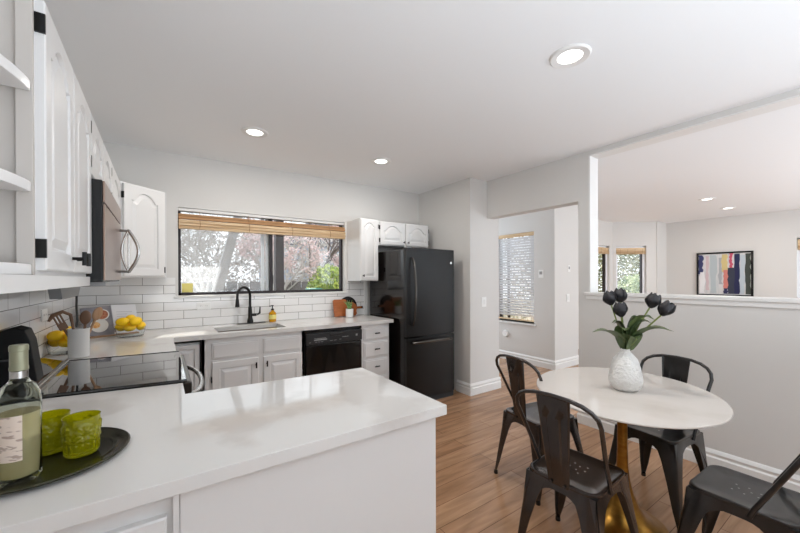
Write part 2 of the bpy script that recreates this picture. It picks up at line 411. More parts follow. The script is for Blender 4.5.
bx('window_screen', (wx0+t, .93, y1+.004, y1+.0045, wz0+t, wz1-t), M['screen'], w1)
b = MB()
b.box(wx0-.001, wx0+.003, YW-.001, y0, wz0, wz1); b.box(wx1-.003, wx1+.001, YW-.001, y0, wz0, wz1); b.box(wx0, wx1, YW-.001, y0, wz1-.003, wz1+.001)
b.build('window_reveal', M['trim'], w1, world=True)
MB().box(wx0-.03, wx1+.03, YW-.02, y0, wz0-.022, wz0+.001, bev=.004).build('window_sill', M['trim'], w1, world=True)
tag(MB().box(.17, .262, y0+.024, y0+.0298, wz0+t+.001, 1.322).build('warning_sticker', M['yellow']), 'pale yellow square sticker on the lower left window glass', 'sticker')

def bamboo_blind(name, x0, x1, zt, zb, y, label, rz=0, origin=None, cat='window blind', deep=.035):
    """gathered bamboo shade hung from a rail; local x along the window, y towards room is negative"""
    o = thing(name, origin or (x0, y, zt), label, cat, rz)
    L = x1-x0
    b = MB(); b.box(0, L, -.012, .012, -.02, 0, bev=.003); b.build('headrail', M['bamboo'], o)
    b = MB(); n = 9
    hgt = zt-zb
    b.box(0, L, -deep*.15, deep*.1, -hgt*.62, -.018)
    for i in range(n):
        z = -hgt+ (hgt*.45)*i/n
        b.box(.002*(i % 2), L-.002*(i % 2), -deep*(.55+.35*math.sin(i*1.7)), deep*.3, z, z+hgt*.45/n*.9, bev=.002, seg=1)
    b.build('bamboo_fold', M['bamboo'], o)
    for k in range(4):
        x = L*(.12+.25*k); MB().tube([(x, -deep-.002, -.02), (x, -deep-.003, -hgt*.5), (x, -deep*.9, -hgt)], .0022, 6).build('cord', M['wood'], o)
    return o
# kitchen blind: a rail with a rolled tan band and stacked folds below it
kb = thing('bamboo_blind', (wx0+.005, YW+.02, 2.0), 'long folded bamboo blind over the kitchen sink window', 'window blind')
bx('headrail', (wx0+.006, wx1-.006, YW+.012, YW+.05, 2.005, 2.03), M['trim'], kb)
b = MB(); L0, L1 = wx0+.006, wx1-.004
b.box(L0, L1, YW+.000, YW+.026, 1.955, 1.975, bev=.004)
b.box(L0, L1, YW-.012, YW+.03, 1.925, 1.952, bev=.006); b.build('rolled_band', mat('tan_bamboo', (176, 134, 92), .6), kb, world=True)
b = MB()
for i, (z, d) in enumerate([(1.915, .012), (1.900, .03), (1.887, .018), (1.872, .034), (1.858, .02), (1.845, .03)]):
    b.box(L0+.002*(i % 2), L1-.003*(i % 3), YW-d, YW+.03, z-.010, z+.004, bev=.003, seg=1)
b.build('bamboo_fold', M['bamboo'], kb, world=True)
for k in range(4):
    x = L0+.17+.44*k; MB().tube([(x, YW+.005, 2.005), (x, YW-.015, 1.95), (x+.006, YW-.037, 1.88), (x, YW-.033, 1.84)], .0025, 6).build('cord', M['wood'], kb, world=True)

# hall window with venetian blind
w2 = bpy.data.objects.new('window_2', None); COL.objects.link(w2); w2.location = (hx+.1, 3.665, .64); w2['kind'] = 'structure'; WM['window_2'] = Matrix.Translation(w2.location)
b = MB(); b.box(hx+.08, hx+.12, 3.30, 3.33, .64, 2.085); b.box(hx+.08, hx+.12, 4.0, 4.03, .64, 2.085); b.box(hx+.08, hx+.12, 3.30, 4.03, .64, .67); b.box(hx+.08, hx+.12, 3.3, 4.03, 2.055, 2.085); b.box(hx+.08, hx+.115, 3.84, 3.87, .67, 2.06)
b.build('window_frame', M['bronze'], w2, world=True)
bx('window_pane', (hx+.1, hx+.103, 3.33, 4.0, .67, 2.055), M['pane'], w2)
MB().box(hx-.03, hx+.08, 3.27, 4.06, .612, .64, bev=.004).build('window_sill', M['trim'], w2, world=True)
vb = thing('venetian_blind', (hx+.03, 3.665, 2.05), 'white slatted venetian blind with wooden headrail on the hall window', 'window blind')
bx('headrail', (hx+.005, hx+.06, 3.305, 4.025, 2.03, 2.082), M['bamboo'], vb)
b = MB(); z = 2.0
while z > .72:
    old = b.T; b.T = Matrix.Translation((hx+.035, 3.665, z)) @ Matrix.Rotation(R(50), 4, 'Y'); b.box(-.023, .023, -.35, .35, -.0015, .0015); b.T = old; z -= .043
b.build('slats', M['vinyl'], vb, world=True)
bx('bottom_rail', (hx+.015, hx+.055, 3.315, 4.015, .668, .69), M['bamboo'], vb)
MB().tube([(hx+.008, 3.45, 2.03), (hx+.008, 3.45, .68)], .0022, 6).tube([(hx+.008, 3.88, 2.03), (hx+.008, 3.88, .68)], .0022, 6).build('ladder_cord', M['vinyl'], vb, world=True)

def plain_window(name, A, B_, s0, s1, z0, z1, frame=M['vinyl'], dark=True):
    A = Vector((*A, 0)); B_ = Vector((*B_, 0)); ang = math.atan2(B_.y-A.y, B_.x-A.x)
    o = bpy.data.objects.new(name, None); COL.objects.link(o); o.location = A; o.rotation_euler = (0, 0, ang); o['kind'] = 'structure'
    WM[name] = Matrix.Translation(A) @ Matrix.Rotation(ang, 4, 'Z')
    b = MB(); f = .05
    b.box(s0, s0+f, -.12, -.05, z0, z1); b.box(s1-f, s1, -.12, -.05, z0, z1); b.box(s0, s1, -.12, -.05, z0, z0+f); b.box(s0, s1, -.12, -.05, z1-f, z1)
    b.build('window_frame', frame, o)
    if dark: MB().box(s0+f, s0+f+.03, -.11, -.06, z0+f, z1-f).build('window_sash', M['bronze'], o)
    MB().box(s0+f, s1-f, -.088, -.084, z0+f, z1-f).build('window_pane', M['pane'], o)
    MB().box(s0-.02, s1+.02, -.05, .02, z0-.02, z0).build('window_sill', M['trim'], o)
    return o, ang
o3, a3 = plain_window('window_3', bayA, bayB, .185, .775, .95, 2.02)
o4, a4 = plain_window('window_4', bayB, (5.29, 3.57), .14, .72, .95, 2.02)
def sub(A, ang, s, n, z): return (A[0]+math.cos(ang)*s-math.sin(ang)*n, A[1]+math.sin(ang)*s+math.cos(ang)*n, z)
bamboo_blind('bamboo_blind', 0, .57, 1.98, 1.85, 0, 'short bamboo blind on the angled bay window beside the white dining room wall', a3+PI, sub(bayA, a3, .765, -.02, 1.98))
bamboo_blind('bamboo_blind', 0, .56, 1.98, 1.85, 0, 'narrow bamboo blind at the left end of the bay, cut off by the pier', a4+PI, sub(bayB, a4, .71, -.02, 1.98))
o5, a5 = plain_window('window_5', (fx, -.1), (fx, 1.10), 0.0, 1.2, .95, 2.03)
bamboo_blind('bamboo_blind', 0, 1.18, 2.0, 1.82, 0, 'bamboo blind at the right photo edge, right of the abstract painting', a5+PI, (fx+.02, 1.09, 2.0))
# unseen glazed doors, added behind the camera to let daylight in
for n, (xa, xb) in enumerate(((4.2, 8.4),)):
    o = bpy.data.objects.new('door_%d' % (n+1), None); COL.objects.link(o); o.location = (xa, -3.05, 0); o['kind'] = 'structure'; WM[o.name] = Matrix.Translation(o.location)
    b = MB(); k = 3
    b.box(xa, xb, -3.08, -3.02, 0, .05); b.box(xa, xb, -3.08, -3.02, 2.3, 2.35)
    for i in range(k+1):
        x = xa+(xb-xa-.06)*i/k; b.box(x, x+.06, -3.08, -3.02, .05, 2.3)
    b.build('door_frame', M['vinyl'], o, world=True)
    bx('door_glass', (xa+.06, xb-.06, -3.052, -3.048, .05, 2.3), M['pane'], o)

# ------------------------------------------------------------------ cabinet doors
def door_mesh(w_, h_, arch=True, m=.055, th=.02):
    """raised panel door, local x 0..w, z 0..h, front at y=0, back at y=th; faces -y"""
    b = MB()
    b.box(0, w_, .011, th, 0, h_)
    def loop(mg, ar):
        N = 24; pts = [(mg, mg), (w_-mg, mg)]
        x0, x1 = mg, w_-mg; zs = h_-mg-(ar*.9 if arch else 0)
        for i in range(N+1):
            u = i/N; x = x1+(x0-x1)*u; q = abs(2*u-1)
            bump = max(0, 1-(q/.80)**2)**.85
            pts.append((x, zs+(ar*bump if arch else 0)))
        return pts
    ar = min(.065, w_*.19)
    inner = loop(m, ar); N = len(inner)
    outer = []
    for i, (x, z) in enumerate(inner):
        if i == 0: outer.append((0, 0))
        elif i == 1: outer.append((w_, 0))
        else: outer.append((w_ + (0-w_)*(i-2)/(N-3), h_))
    def strip(la, ya, lb, yb):
        v = [(x, ya, z) for x, z in la]+[(x, yb, z) for x, z in lb]
        b.add(v, [(i, (i+1) % N, N+(i+1) % N, N+i) for i in range(N)])
    ch = [(min(max(x, .004), w_-.004), min(max(z, .004), h_-.004)) for x, z in outer]
    strip(outer, .011, outer, .003); strip(outer, .003, ch, 0); strip(ch, 0, inner, 0)
    g1 = loop(m+.004, ar); strip(inner, 0, g1, .0105)
    g2 = loop(m+.012, ar); strip(g1, .0105, g2, .0105)
    g3 = loop(m+.036, ar*.95); strip(g2, .0105, g3, .001)
    b.add([(x, .001, z) for x, z in g3], [tuple(range(N))])
    b.norecalc = False
    return b
def add_door(parent, x, z, w_, h_, arch=True, name='door', m=.055):
    b = door_mesh(w_, h_, arch, m); o = b.build(name, M['cab'], parent, smooth=25)
    o.location = (x, -.02, z)
    return o
def add_t_knob(door, x, z, bar=.05, vertical=True, name='handle'):
    b = MB(); b.tube([(x, 0, z), (x, -.03, z)], .005, 8)
    if vertical: b.tube([(x, -.03, z-bar/2), (x, -.03, z+bar/2)], .0065, 8)
    else: b.tube([(x-bar/2, -.03, z), (x+bar/2, -.03, z)], .0065, 8)
    return b.build(name, M['black'], door)
def add_hinge(door, x, z, side=1):
    b = MB(); b.box(min(x, x-side*.007), max(x, x-side*.007), -.001, .030, z-.024, z+.024); b.tube([(x-side*.004, .024, z-.032), (x-side*.004, .024, z+.032)], .004, 8)
    return b.build('hinge', M['black'], door)

# --- left wall uppers (local: x along +Y world, facing +X).  rz=+90: local x->+Y, local -y -> +X
def upper_left(y0, y1, z0, z1, label, doors, hinges=True, xf=-.258, knob=None):
    o = thing('wall_cabinet', (xf, y0, z0), label, 'cabinet', PI/2, None)
    b = MB(); b.box(0, y1-y0, .0, xf-XL-.001, 0, z1-z0); b.build('body', M['cab'], o)
    for i, (a, w_, hs) in enumerate(doors):
        d = add_door(o, a, .012, w_, z1-z0-.024, True)
        if hinges:
            hx_ = 0 if hs == 0 else w_
            for zz in (.055, z1-z0-.085): add_hinge(d, hx_, zz, 1 if hs == 0 else -1)
        if knob: add_t_knob(d, w_-.035 if hs == 0 else .035, .045, .045)
    return o
upper_left(1.238, 1.965, 1.376, 2.085, 'large white left wall cabinet with two arched doors and black hinges', [(.006, .350, 0), (.366, .355, 1)], knob=True)
upper_left(1.966, 2.73, 1.80, 2.085, 'short white cabinet mounted above the microwave', [(.006, .37, 0), (.385, .37, 1)])
upper_left(2.731, 3.27, 1.376, 2.085, 'white wall cabinet just beyond the microwave, seen edge on', [(.006, .525, 0)])
# diagonal corner cabinet
dl = math.dist((-.238, 3.272), (.035, 3.512)); da = math.atan2(3.512-3.272, .035+.238)
o = thing('corner_cabinet', (-.238, 3.272, 1.376), 'white diagonal corner cabinet with an arched door left of the sink window', 'cabinet', da)
b = MB(); inv = WM[o.name].inverted()
poly = [(-.238, 3.272), (.035, 3.512), (.045, 3.512), (.045, 3.832), (XL+.001, 3.832), (XL+.001, 3.272)]
pl = [(inv @ Vector((x, y, 1.376))) for x, y in poly]
b.prism([(p.x, p.y) for p in pl], .709, 'z'); b.build('body', M['cab'], o)
d = add_door(o, .012, .012, dl-.035, .685, True); add_hinge(d, dl-.035, .05, -1); add_hinge(d, 0, .6, 1)
# light rail under the left run
b = MB(); b.box(XL+.009, -.245, -.2, 1.965, 1.338, 1.375)
tag(b.build('light_rail', M['cab']), 'white horizontal rail along the underside of the left wall cabinets', 'cabinet trim')
# open end shelves beside the camera
o = thing('open_shelf_unit', (-.40, 1.23, 1.376), 'white open end shelves with rounded corners at the left photo edge', 'shelf')
b = MB(); b.box(XL+.001, -.258, 1.213, 1.236, 1.376, 2.52); b.box(-.282, -.252, 1.199, 1.212, 1.376, 2.52, bev=.002); b.build('side_panel', M['cab_shade'], o, world=True)
bx('back_panel', (XL+.001, XL+.018, .87, 1.212, 1.376, 2.52), M['cab_shade'], o)
for z in (1.376, 1.575, 1.818):
    pts = [(XL+.02, 1.198), (-.256, 1.198)]
    for i in range(11):
        a = i/10*PI/2; pts.append((XL+.02+(.292)*math.cos(a)**.6 if i < 10 else XL+.02, 1.185-.29*math.sin(a)**1.4))
    MB().prism(pts, .026, 'z', z, bev=.003).build('shelf', M['cab'], o, world=True)

# microwave
o = thing('microwave', (-.38, 2.34, 1.36), 'over-the-range microwave with stainless front tinted with reflected wood brown and bowed handle', 'microwave')
MB().box(XL+.001, -.204, 1.972, 2.726, 1.352, 1.795, bev=.004).build('body', M['blackplastic'], o, world=True)
MB().box(-.203, -.196, 1.972, 2.726, 1.36, 1.69, bev=.002).build('door', M['tintsteel'], o, world=True)
MB().box(-.203, -.196, 1.972, 2.726, 1.698, 1.79, bev=.002).build('vent_panel', M['tintsteel'], o, world=True)
b = MB(); n = 14
for sgn in (1, -1):
    pts = []
    for i in range(n+1):
        u = i/n; pts.append((-.155+sgn*(.048 if sgn > 0 else .032)*math.sin(PI*u), 2.63, 1.405+.25*u))
    b.tube(pts, .009 if sgn > 0 else .006, 8)
b.tube([(-.196, 2.63, 1.41), (-.150, 2.63, 1.41)], .008, 8); b.tube([(-.196, 2.63, 1.65), (-.150, 2.63, 1.65)], .008, 8); b.tube([(-.155, 2.63, 1.40), (-.155, 2.63, 1.66)], .004, 8)
b.build('handle', M['steel'], o, world=True)
MB().box(-.40, -.20, 2.02, 2.68, 1.335, 1.352).build('vent_grille', M['grey'], o, world=True)

# under cabinet light + cord
o = thing('under_cabinet_light', (-.43, 2.75, 1.25), 'grey wedge shaped light under the left wall cabinets', 'light')
MB().prism([(2.44, 1.344), (3.04, 1.344), (2.93, 1.262), (2.50, 1.262)], .05, 'x', -.47, bev=.003).build('housing', M['grey'], o, world=True)
tag(MB().tube([(-.44, 3.02, 1.344), (-.44, 3.0, 1.2), (-.435, 2.99, 1.1), (-.44, 2.93, .96), (-.47, 2.9, .920)], .006, 8).build('power_cord', M['darkgrey']), 'dark cord hanging from the cabinets behind the wooden utensils', 'cord')

# --- right uppers
o = thing('tall_wall_cabinet', (1.862, 3.512, 1.333), 'tall narrow white wall cabinet between the sink window and the refrigerator', 'cabinet')
MB().box(1.862, 2.098, 3.512, YW-.001, 1.333, 2.045, bev=.002).build('body', M['cab'], o, world=True)
d = add_door(o, .006, .01, .222, .692, True, m=.04); add_t_knob(d, .02, .05, .025); add_hinge(d, .222, .62, -1); add_hinge(d, .222, .12, -1)
o = thing('refrigerator_cabinet', (2.10, 3.512, 1.75), 'short white double door cabinet above the black refrigerator', 'cabinet')
MB().box(2.100, 2.852, 3.512, YW-.001, 1.75, 2.035, bev=.002).build('body', M['cab'], o, world=True)
d = add_door(o, .02, .01, .35, .265, True, m=.045); add_t_knob(d, .33, .035, .025); add_hinge(d, 0, .20, 1); add_hinge(d, 0, .05, 1)
d = add_door(o, .39, .01, .35, .265, True, m=.045); add_t_knob(d, .02, .035, .025); add_hinge(d, .35, .20, -1); add_hinge(d, .35, .05, -1)

# ------------------------------------------------------------------ base cabinets, window run
def bevel_front(b, x0, x1, z0, z1, y, th=.018, step=.012):
    b.box(x0, x1, y-th*.6, y, z0, z1, bev=.003); b.box(x0+step, x1-step, y-th, y-th*.5, z0+step, z1-step, bev=.003)
yb = 3.225
o = thing('corner_base_cabinet', (.17, yb, 0), 'narrow white corner base cabinet with recessed panel beside the range handle', 'cabinet')
MB().box(XL+.3, .262, yb+.03, YW-.01, .1, .873).build('body', M['cab'], o, world=True)
MB().box(.262, .272, yb, yb+.3, .1, .873).box(.07, .262, yb, yb+.03, .858, .873).build('dark_gap', M['blackplastic'], o, world=True)
b = door_mesh(.17, .72, False, .03); d = b.build('door', M['cab'], o, smooth=25); d.location = (-.085, .0, .12)
o = thing('sink_cabinet', (.69, yb, 0), 'white sink base cabinet with two false drawer fronts and two doors', 'cabinet')
b = MB(); b.box(.274, 1.11, yb, yb+.02, .1, .873)
b.box(.274, .294, yb, YW-.02, .1, .873); b.box(1.09, 1.11, yb, YW-.02, .1, .873); b.box(.274, 1.11, yb+.02, YW-.02, .1, .12); b.box(.3, 1.09, yb+.06, yb+.08, 0, .1)
b.build('body', M['cab'], o, world=True)
for x0, x1 in ((.345, .705), (.745, 1.09)):
    b = MB(); bevel_front(b, x0, x1, .705, .835, yb); b.build('drawer_front', M['cab'], o, world=True)
d = add_door(o, .345-.69, .12, .36, .56, False); add_t_knob(d, .335, .50, .05); add_hinge(d, 0, .42, 1)
d = add_door(o, .745-.69, .12, .345, .56, False); add_t_knob(d, .025, .50, .05); add_hinge(d, .345, .42, -1)
o = thing('dishwasher', (1.42, yb, 0), 'black built-in dishwasher between the sink cabinet and the drawers', 'dishwasher')
MB().box(1.118, 1.718, yb+.005, YW-.1, .02, .873).build('body', M['blackplastic'], o, world=True)
MB().box(1.13, 1.712, yb-.028, yb+.004, .12, .725, bev=.006).build('door', M['appl'], o, world=True)
o2 = MB().box(1.126, 1.714, yb-.034, yb+.004, .732, .838, bev=.006).box(1.36, 1.50, yb-.042, yb-.03, .80, .832, bev=.004).build('control_panel', mat('charcoal_panel', (40, 40, 41), .3), o, world=True)
for x, w_, z, h_ in ((1.20, .13, .772, .010), (1.205, .008, .79, .006), (1.22, .10, .787, .005), (1.21, .02, .755, .004), (1.24, .02, .755, .004), (1.27, .02, .755, .004), (1.36, .03, .757, .004), (1.40, .03, .757, .004), (1.46, .02, .76, .004), (1.49, .07, .782, .004), (1.64, .02, .78, .02), (1.15, .02, .755, .004)):
    MB().box(x, x+w_, yb-.0355, yb-.033, z, z+h_).build('panel_marking', M['grey'], o2, world=True)
MB().box(1.118, 1.718, yb-.012, yb+.004, .850, .873).build('top_trim', M['appl'], o, world=True)
o = thing('drawer_cabinet', (1.89, yb, 0), 'white base cabinet with four stacked drawers next to the refrigerator', 'cabinet')
MB().box(1.722, 2.062, yb, YW-.01, .1, .873, bev=.001).box(1.74, 2.05, yb+.06, YW-.02, 0, .1).build('body', M['cab'], o, world=True)
for z0, z1 in ((.715, .84), (.53, .69), (.345, .505), (.12, .32)):
    b = MB(); bevel_front(b, 1.745, 2.045, z0, z1, yb); dr = b.build('drawer', M['cab'], o, world=True)
    zc = (z0+z1)/2+.005
    b = MB(); b.tube([(0, -.018, zc), (0, -.04, zc)], .005, 8); b.tube([(-.028, -.04, zc), (.028, -.04, zc)], .0065, 8); b.build('pull', M['black'], dr).location = (.005, 0, 0)

# L-shaped worktop with sink cut-out
sx0, sx1, sy0, sy1 = .40, .97, 3.29, 3.62
th = .036
b = MB(); zz0, zz1 = CT-th, CT
for d in ((XL+.009, sx0, YF, YW-.01), (sx1, 2.10, YF, YW-.01), (sx0, sx1, YF, sy0), (sx0, sx1, sy1, YW-.01)):
    b.box(d[0], d[1], d[2], d[3], zz0, zz1)
b.prism([(XL+.009, 2.60), (-.41, 2.583), (XF, 2.523), (XF, YF), (XL+.009, YF)], th, 'z', CT-th)
tag(b.build('countertop', M['quartz']), 'white quartz L-shaped worktop holding the sink under the window', 'countertop')
o = thing('kitchen_sink', (.69, 3.45, .70), 'undermount stainless sink below the black faucet', 'sink')
b = MB()
b.box(sx0-.01, sx1+.01, sy0-.01, sy1+.01, .70, .71); b.box(sx0-.01, sx0, sy0-.01, sy1+.01, .71, zz0-.001); b.box(sx1, sx1+.01, sy0-.01, sy1+.01, .71, zz0-.001)
b.box(sx0, sx1, sy0-.01, sy0, .71, zz0-.001); b.box(sx0, sx1, sy1, sy1+.01, .71, zz0-.001); b.build('basin', M['sink'], o, world=True)
MB().lathe([(.0, .712), (.035, .712), (.04, .716), (.045, .711)], 20, (.69, 3.46, 0)).build('drain', M['steel'], o, world=True)

# faucet
o = thing('faucet', (.745, 3.755, CT), 'dark gooseneck pull-down faucet with side lever behind the sink', 'faucet')
MB().box(.62, .89, 3.725, 3.785, CT+.001, CT+.008, bev=.004).build('deck_plate', M['black'], o, world=True)
MB().lathe([(.03, CT+.008), (.029, CT+.03), (.021, CT+.06), (.019, CT+.13), (.016, CT+.17)], 20, (.745, 3.755, 0)).build('faucet_body', M['black'], o, world=True)
pts = [(.745, 3.755, CT+.16), (.745, 3.755, CT+.28)]
for i in range(1, 11):
    a = PI*i/10; pts.append((.745-.065*(1-math.cos(a)), 3.755-.045*(1-math.cos(a))*.8, CT+.28+.085*math.sin(a)))
pts.append((pts[-1][0], pts[-1][1], CT+.25))
MB().tube(pts, .0125, 12).build('spout', M['black'], o, world=True)
e = pts[-1]; MB().tube([e, (e[0], e[1], e[2]-.03), (e[0], e[1], e[2]-.075)], [.014, .017, .021], 14).build('spray_head', M['black'], o, world=True)
MB().tube([(.76, 3.755, CT+.085), (.805, 3.75, CT+.085)], .014, 12).tube([(.81, 3.75, CT+.085), (.835, 3.745, CT+.10), (.838, 3.742, CT+.165)], [.011, .010, .006], 10).build('lever', M['black'], o, world=True)

# soap bottle
o = thing('soap_bottle', (.965, 3.76, CT), 'amber soap pump bottle right of the faucet', 'soap dispenser')
MB().lathe([(.0, .001), (.033, .001), (.036, .006), (.036, .085), (.032, .098), (.015, .112), (.013, .12)], 20).build('bottle', M['soap'], o)
MB().lathe([(.0371, .03), (.0371, .075)], 20).build('label', M['yellow'], o)
b = MB().lathe([(.015, .12), (.015, .136), (.005, .138), (.005, .16), (.012, .162), (.012, .172), (0, .174)], 14); b.tube([(0, 0, .167), (-.035, -.01, .163)], .005, 8); b.build('pump', M['blackplastic'], o)

# cutting boards, plant
def tilt(ob, rx=0, rz=0): ob.rotation_euler = (R(rx), 0, R(rz))
o = MB().prism([(-.085, 0), (.085, 0), (.085, .185), (.07, .2), (-.07, .2), (-.085, .185)], .018, 'y', 0, bev=.003).build('cutting_board', M['board'])
tag(o, 'rectangular reddish wood cutting board leaning at the left against tiles', 'cutting board'); o.location = (1.735, 3.74, CT+.006); tilt(o, -14)
pts = [(.115*math.cos(a), .12+.115*math.sin(a)) for a in [2*PI*i/36 for i in range(36)]]
o = MB().prism(pts, .012, 'y', 0, bev=.003).build('round_board', M['black'])
tag(o, 'round black board leaning behind the potted plant', 'board'); o.location = (1.855, 3.785, CT+.004); tilt(o, -9)
o = thing('paddle_board', (1.88, 3.745, CT+.006), 'wooden paddle board with a handle pointing right, beside the white pot', 'cutting board'); o.rotation_euler = (R(-9), 0, 0)
pts = [(-.08, 0), (.045, 0), (.065, .02), (.06, .06), (.075, .085), (.06, .13), (.02, .165), (-.03, .155), (-.08, .12)]
MB().prism(pts, .014, 'y', 0, bev=.003).build('blade', M['board'], o)
MB().box(.055, .135, .001, .013, .082, .107, bev=.004).build('board_handle', M['board'], o)
MB().box(.135, .15, .001, .013, .08, .109, bev=.003).build('handle_tip', M['blackplastic'], o)
o = thing('potted_plant', (1.80, 3.655, CT), 'small white pot with upright green succulent leaves', 'plant')
MB().lathe([(0, .001), (.037, .001), (.043, .006), (.044, .098), (.039, .098), (.038, .085), (0, .085)], 24).build('pot', M['pot'], o)
b = MB()
for i in range(13):
    a = i*2.4; r = .006+.02*(i % 4)/4; lean = .02+.05*(i % 5)/5; h_ = .07+.06*((i*7) % 5)/5
    x, y = r*math.cos(a), r*math.sin(a)
    b.tube([(x, y, .085), (x+lean*.3*math.cos(a), y+lean*.3*math.sin(a), .085+h_*.55), (x+lean*math.cos(a), y+lean*math.sin(a), .085+h_)], [.007, .0065, .001], 6)
b.build('succulent_leaves', mat('succulent', (84, 124, 66), .4, noise=(30, (150, 178, 110), 3, (1, 1, 3), .4, .6)), o)

# ------------------------------------------------------------------ refrigerator
o = thing('refrigerator', (2.47, 3.4, 0), 'glossy black bottom-freezer refrigerator with bowed handles', 'refrigerator')
fx0, fx1, fyf = 2.135, 2.815, 2.985
MB().box(fx0+.004, fx1-.004, 3.05, 3.78, .03, 1.672, bev=.006).build('body', M['fridge_side'], o, world=True)
def cushion_door(x0, x1, z0, z1):
    b = MB(); n = 8; pts = [(x0, 3.045)]
    for i in range(n+1):
        u = i/n; pts.append((x0+(x1-x0)*u, fyf-.0+.018*(2*u-1)**2-.006))
    pts.append((x1, 3.045)); b.prism(pts, z1-z0, 'z', z0, bev=.006); return b
cushion_door(fx0, fx1, .735, 1.685).build('refrigerator_door', M['fridge'], o, world=True)
cushion_door(fx0, fx1, .06, .722).build('freezer_door', M['fridge'], o, world=True)
b = MB(); hh = []
for i in range(13):
    u = i/12; hh.append((2.20+.008*math.sin(PI*u), fyf-.012-.05*math.sin(PI*u)**.5, .86+.72*u))
b.tube(hh, .013, 10, flat=(1.1, .8)); b.build('door_handle', M['fridge_handle'], o, world=True)
b = MB(); hh = []
for i in range(13):
    u = i/12; hh.append((2.20+.56*u, fyf-.012-.05*math.sin(PI*u)**.5, .672+.012*math.sin(PI*u)))
b.tube(hh, .013, 10, flat=(.8, 1.1)); b.build('freezer_handle', M['fridge_handle'], o, world=True)
MB().prism([(2.757+.014*math.cos(2*PI*i/20), 1.535+.014*math.sin(2*PI*i/20)) for i in range(20)], .004, 'y', fyf-.003).build('round_badge', M['steel'], o, world=True)
MB().box(fx0+.01, fx1-.01, 3.0, 3.5, .0, .055).build('kick_plate', M['blackplastic'], o, world=True)
MB().box(fx0+.02, fx0+.08, 3.0, 3.06, 1.687, 1.70).box(fx0+.03, fx1-.03, 3.06, 3.10, 1.673, 1.682).build('hinge_cover', M['grey'], o, world=True)

# ------------------------------------------------------------------ left run: range
o = thing('range', (-.2, 2.2, 0), 'black glass top range with stainless oven handle', 'stove')
ry0, ry1, rx = 1.83, 2.572, .095
MB().box(XL+.02, rx-.03, 1.872, 2.512, .02, .898).build('body', M['blackplastic'], o, world=True)
gp = [(-.41, 1.872), (rx, 1.80), (rx, 2.528), (-.41, 2.572)]
gp = [(-.41, 1.868), (rx, 1.79), (rx, 2.515), (-.41, 2.575)]
MB().prism(gp, .012, 'z', .912, bev=.003).build('cooktop_glass', M['glassblack'], o, world=True)
P4 = [(x, y, .925) for x, y in gp]
for i in (0, 2): MB().tube([P4[i], P4[(i+1) % 4]], .0018, 8).build('cooktop_edge', M['blackplastic'], o, world=True)
MB().tube([(-.412, 1.875, .93), (-.412, 2.568, .93)], .008, 8).build('vent_strip', M['steel'], o, world=True)
# sloping glossy rear ledge
MB().prism([(-.42, .914), (-.42, .926), (-.50, .955), (XL+.012, .955), (XL+.012, .914)], ry1-ry0-.07, 'y', ry0+.06, bev=.004).build('rear_ledge', M['glassblack'], o, world=True)
MB().box(rx-.03, rx+.022, ry0+.0, 2.508, .795, .905, bev=.012).build('front_rail', M['darksteel'], o, world=True)
MB().box(rx-.03, rx+.012, ry0+.01, 2.505, .12, .79, bev=.006).build('oven_door', M['appl'], o, world=True)
hp = []
for i in range(15):
    u = i/14; hp.append((rx+.02+.065*math.sin(PI*u)**.55, 1.87+.62*u, .83-.0*u))
MB().tube(hp, .012, 10).build('oven_handle', M['steel'], o, world=True)

# black upright object against the wall
o = thing('black_appliance', (-.49, 2.02, .928), 'black upright appliance with rounded top behind the wine bottle', 'appliance')
pts = [(-.555, .958), (-.405, .958), (-.425, 1.12), (-.44, 1.165), (-.47, 1.178), (-.515, 1.165), (-.548, 1.13)]
MB().prism(pts, .10, 'y', 1.965, bev=.008).build('body', mat('matte_black', (10, 10, 11), .55, spec=.25), o, world=True)
MB().box(-.535, -.45, 1.958, 1.966, 1.05, 1.056).build('seam', M['darkgrey'], o, world=True)

# ------------------------------------------------------------------ peninsula
b = MB()
b.prism([(XL+.01, .931), (.838, .931), (.838, 1.566), (XF, 1.608), (XF, 1.782), (-.41, 1.860), (XL+.01, 1.86)], th, 'z', CT-th, bev=.003)
tag(b.build('peninsula_countertop', M['quartz']), 'large white quartz peninsula top in the foreground', 'countertop')
o = thing('peninsula_cabinet', (.1, 1.25, 0), 'white panelled peninsula base under the foreground quartz top', 'cabinet')
MB().box(XL+.01, .81, .985, 1.56, .0, CT-th-.001).box(XL+.01, XF-.03, 1.56, 1.78, 0, CT-th-.001).build('body', M['cab'], o, world=True)
MB().box(.036, .812, .962, .984, 0, CT-th-.002).build('back_panel', M['cab'], o, world=True)
MB().box(.022, .0345, .955, .984, 0, CT-th-.002).box(-.5, .022, .972, .984, 0, CT-th-.002).build('face_frame', M['cab'], o, world=True)
b = door_mesh(.46, .70, False, .05); d = b.build('door', M['cab'], o, smooth=25); d.location = (-.45-.1+.0, .952-1.25, .125)

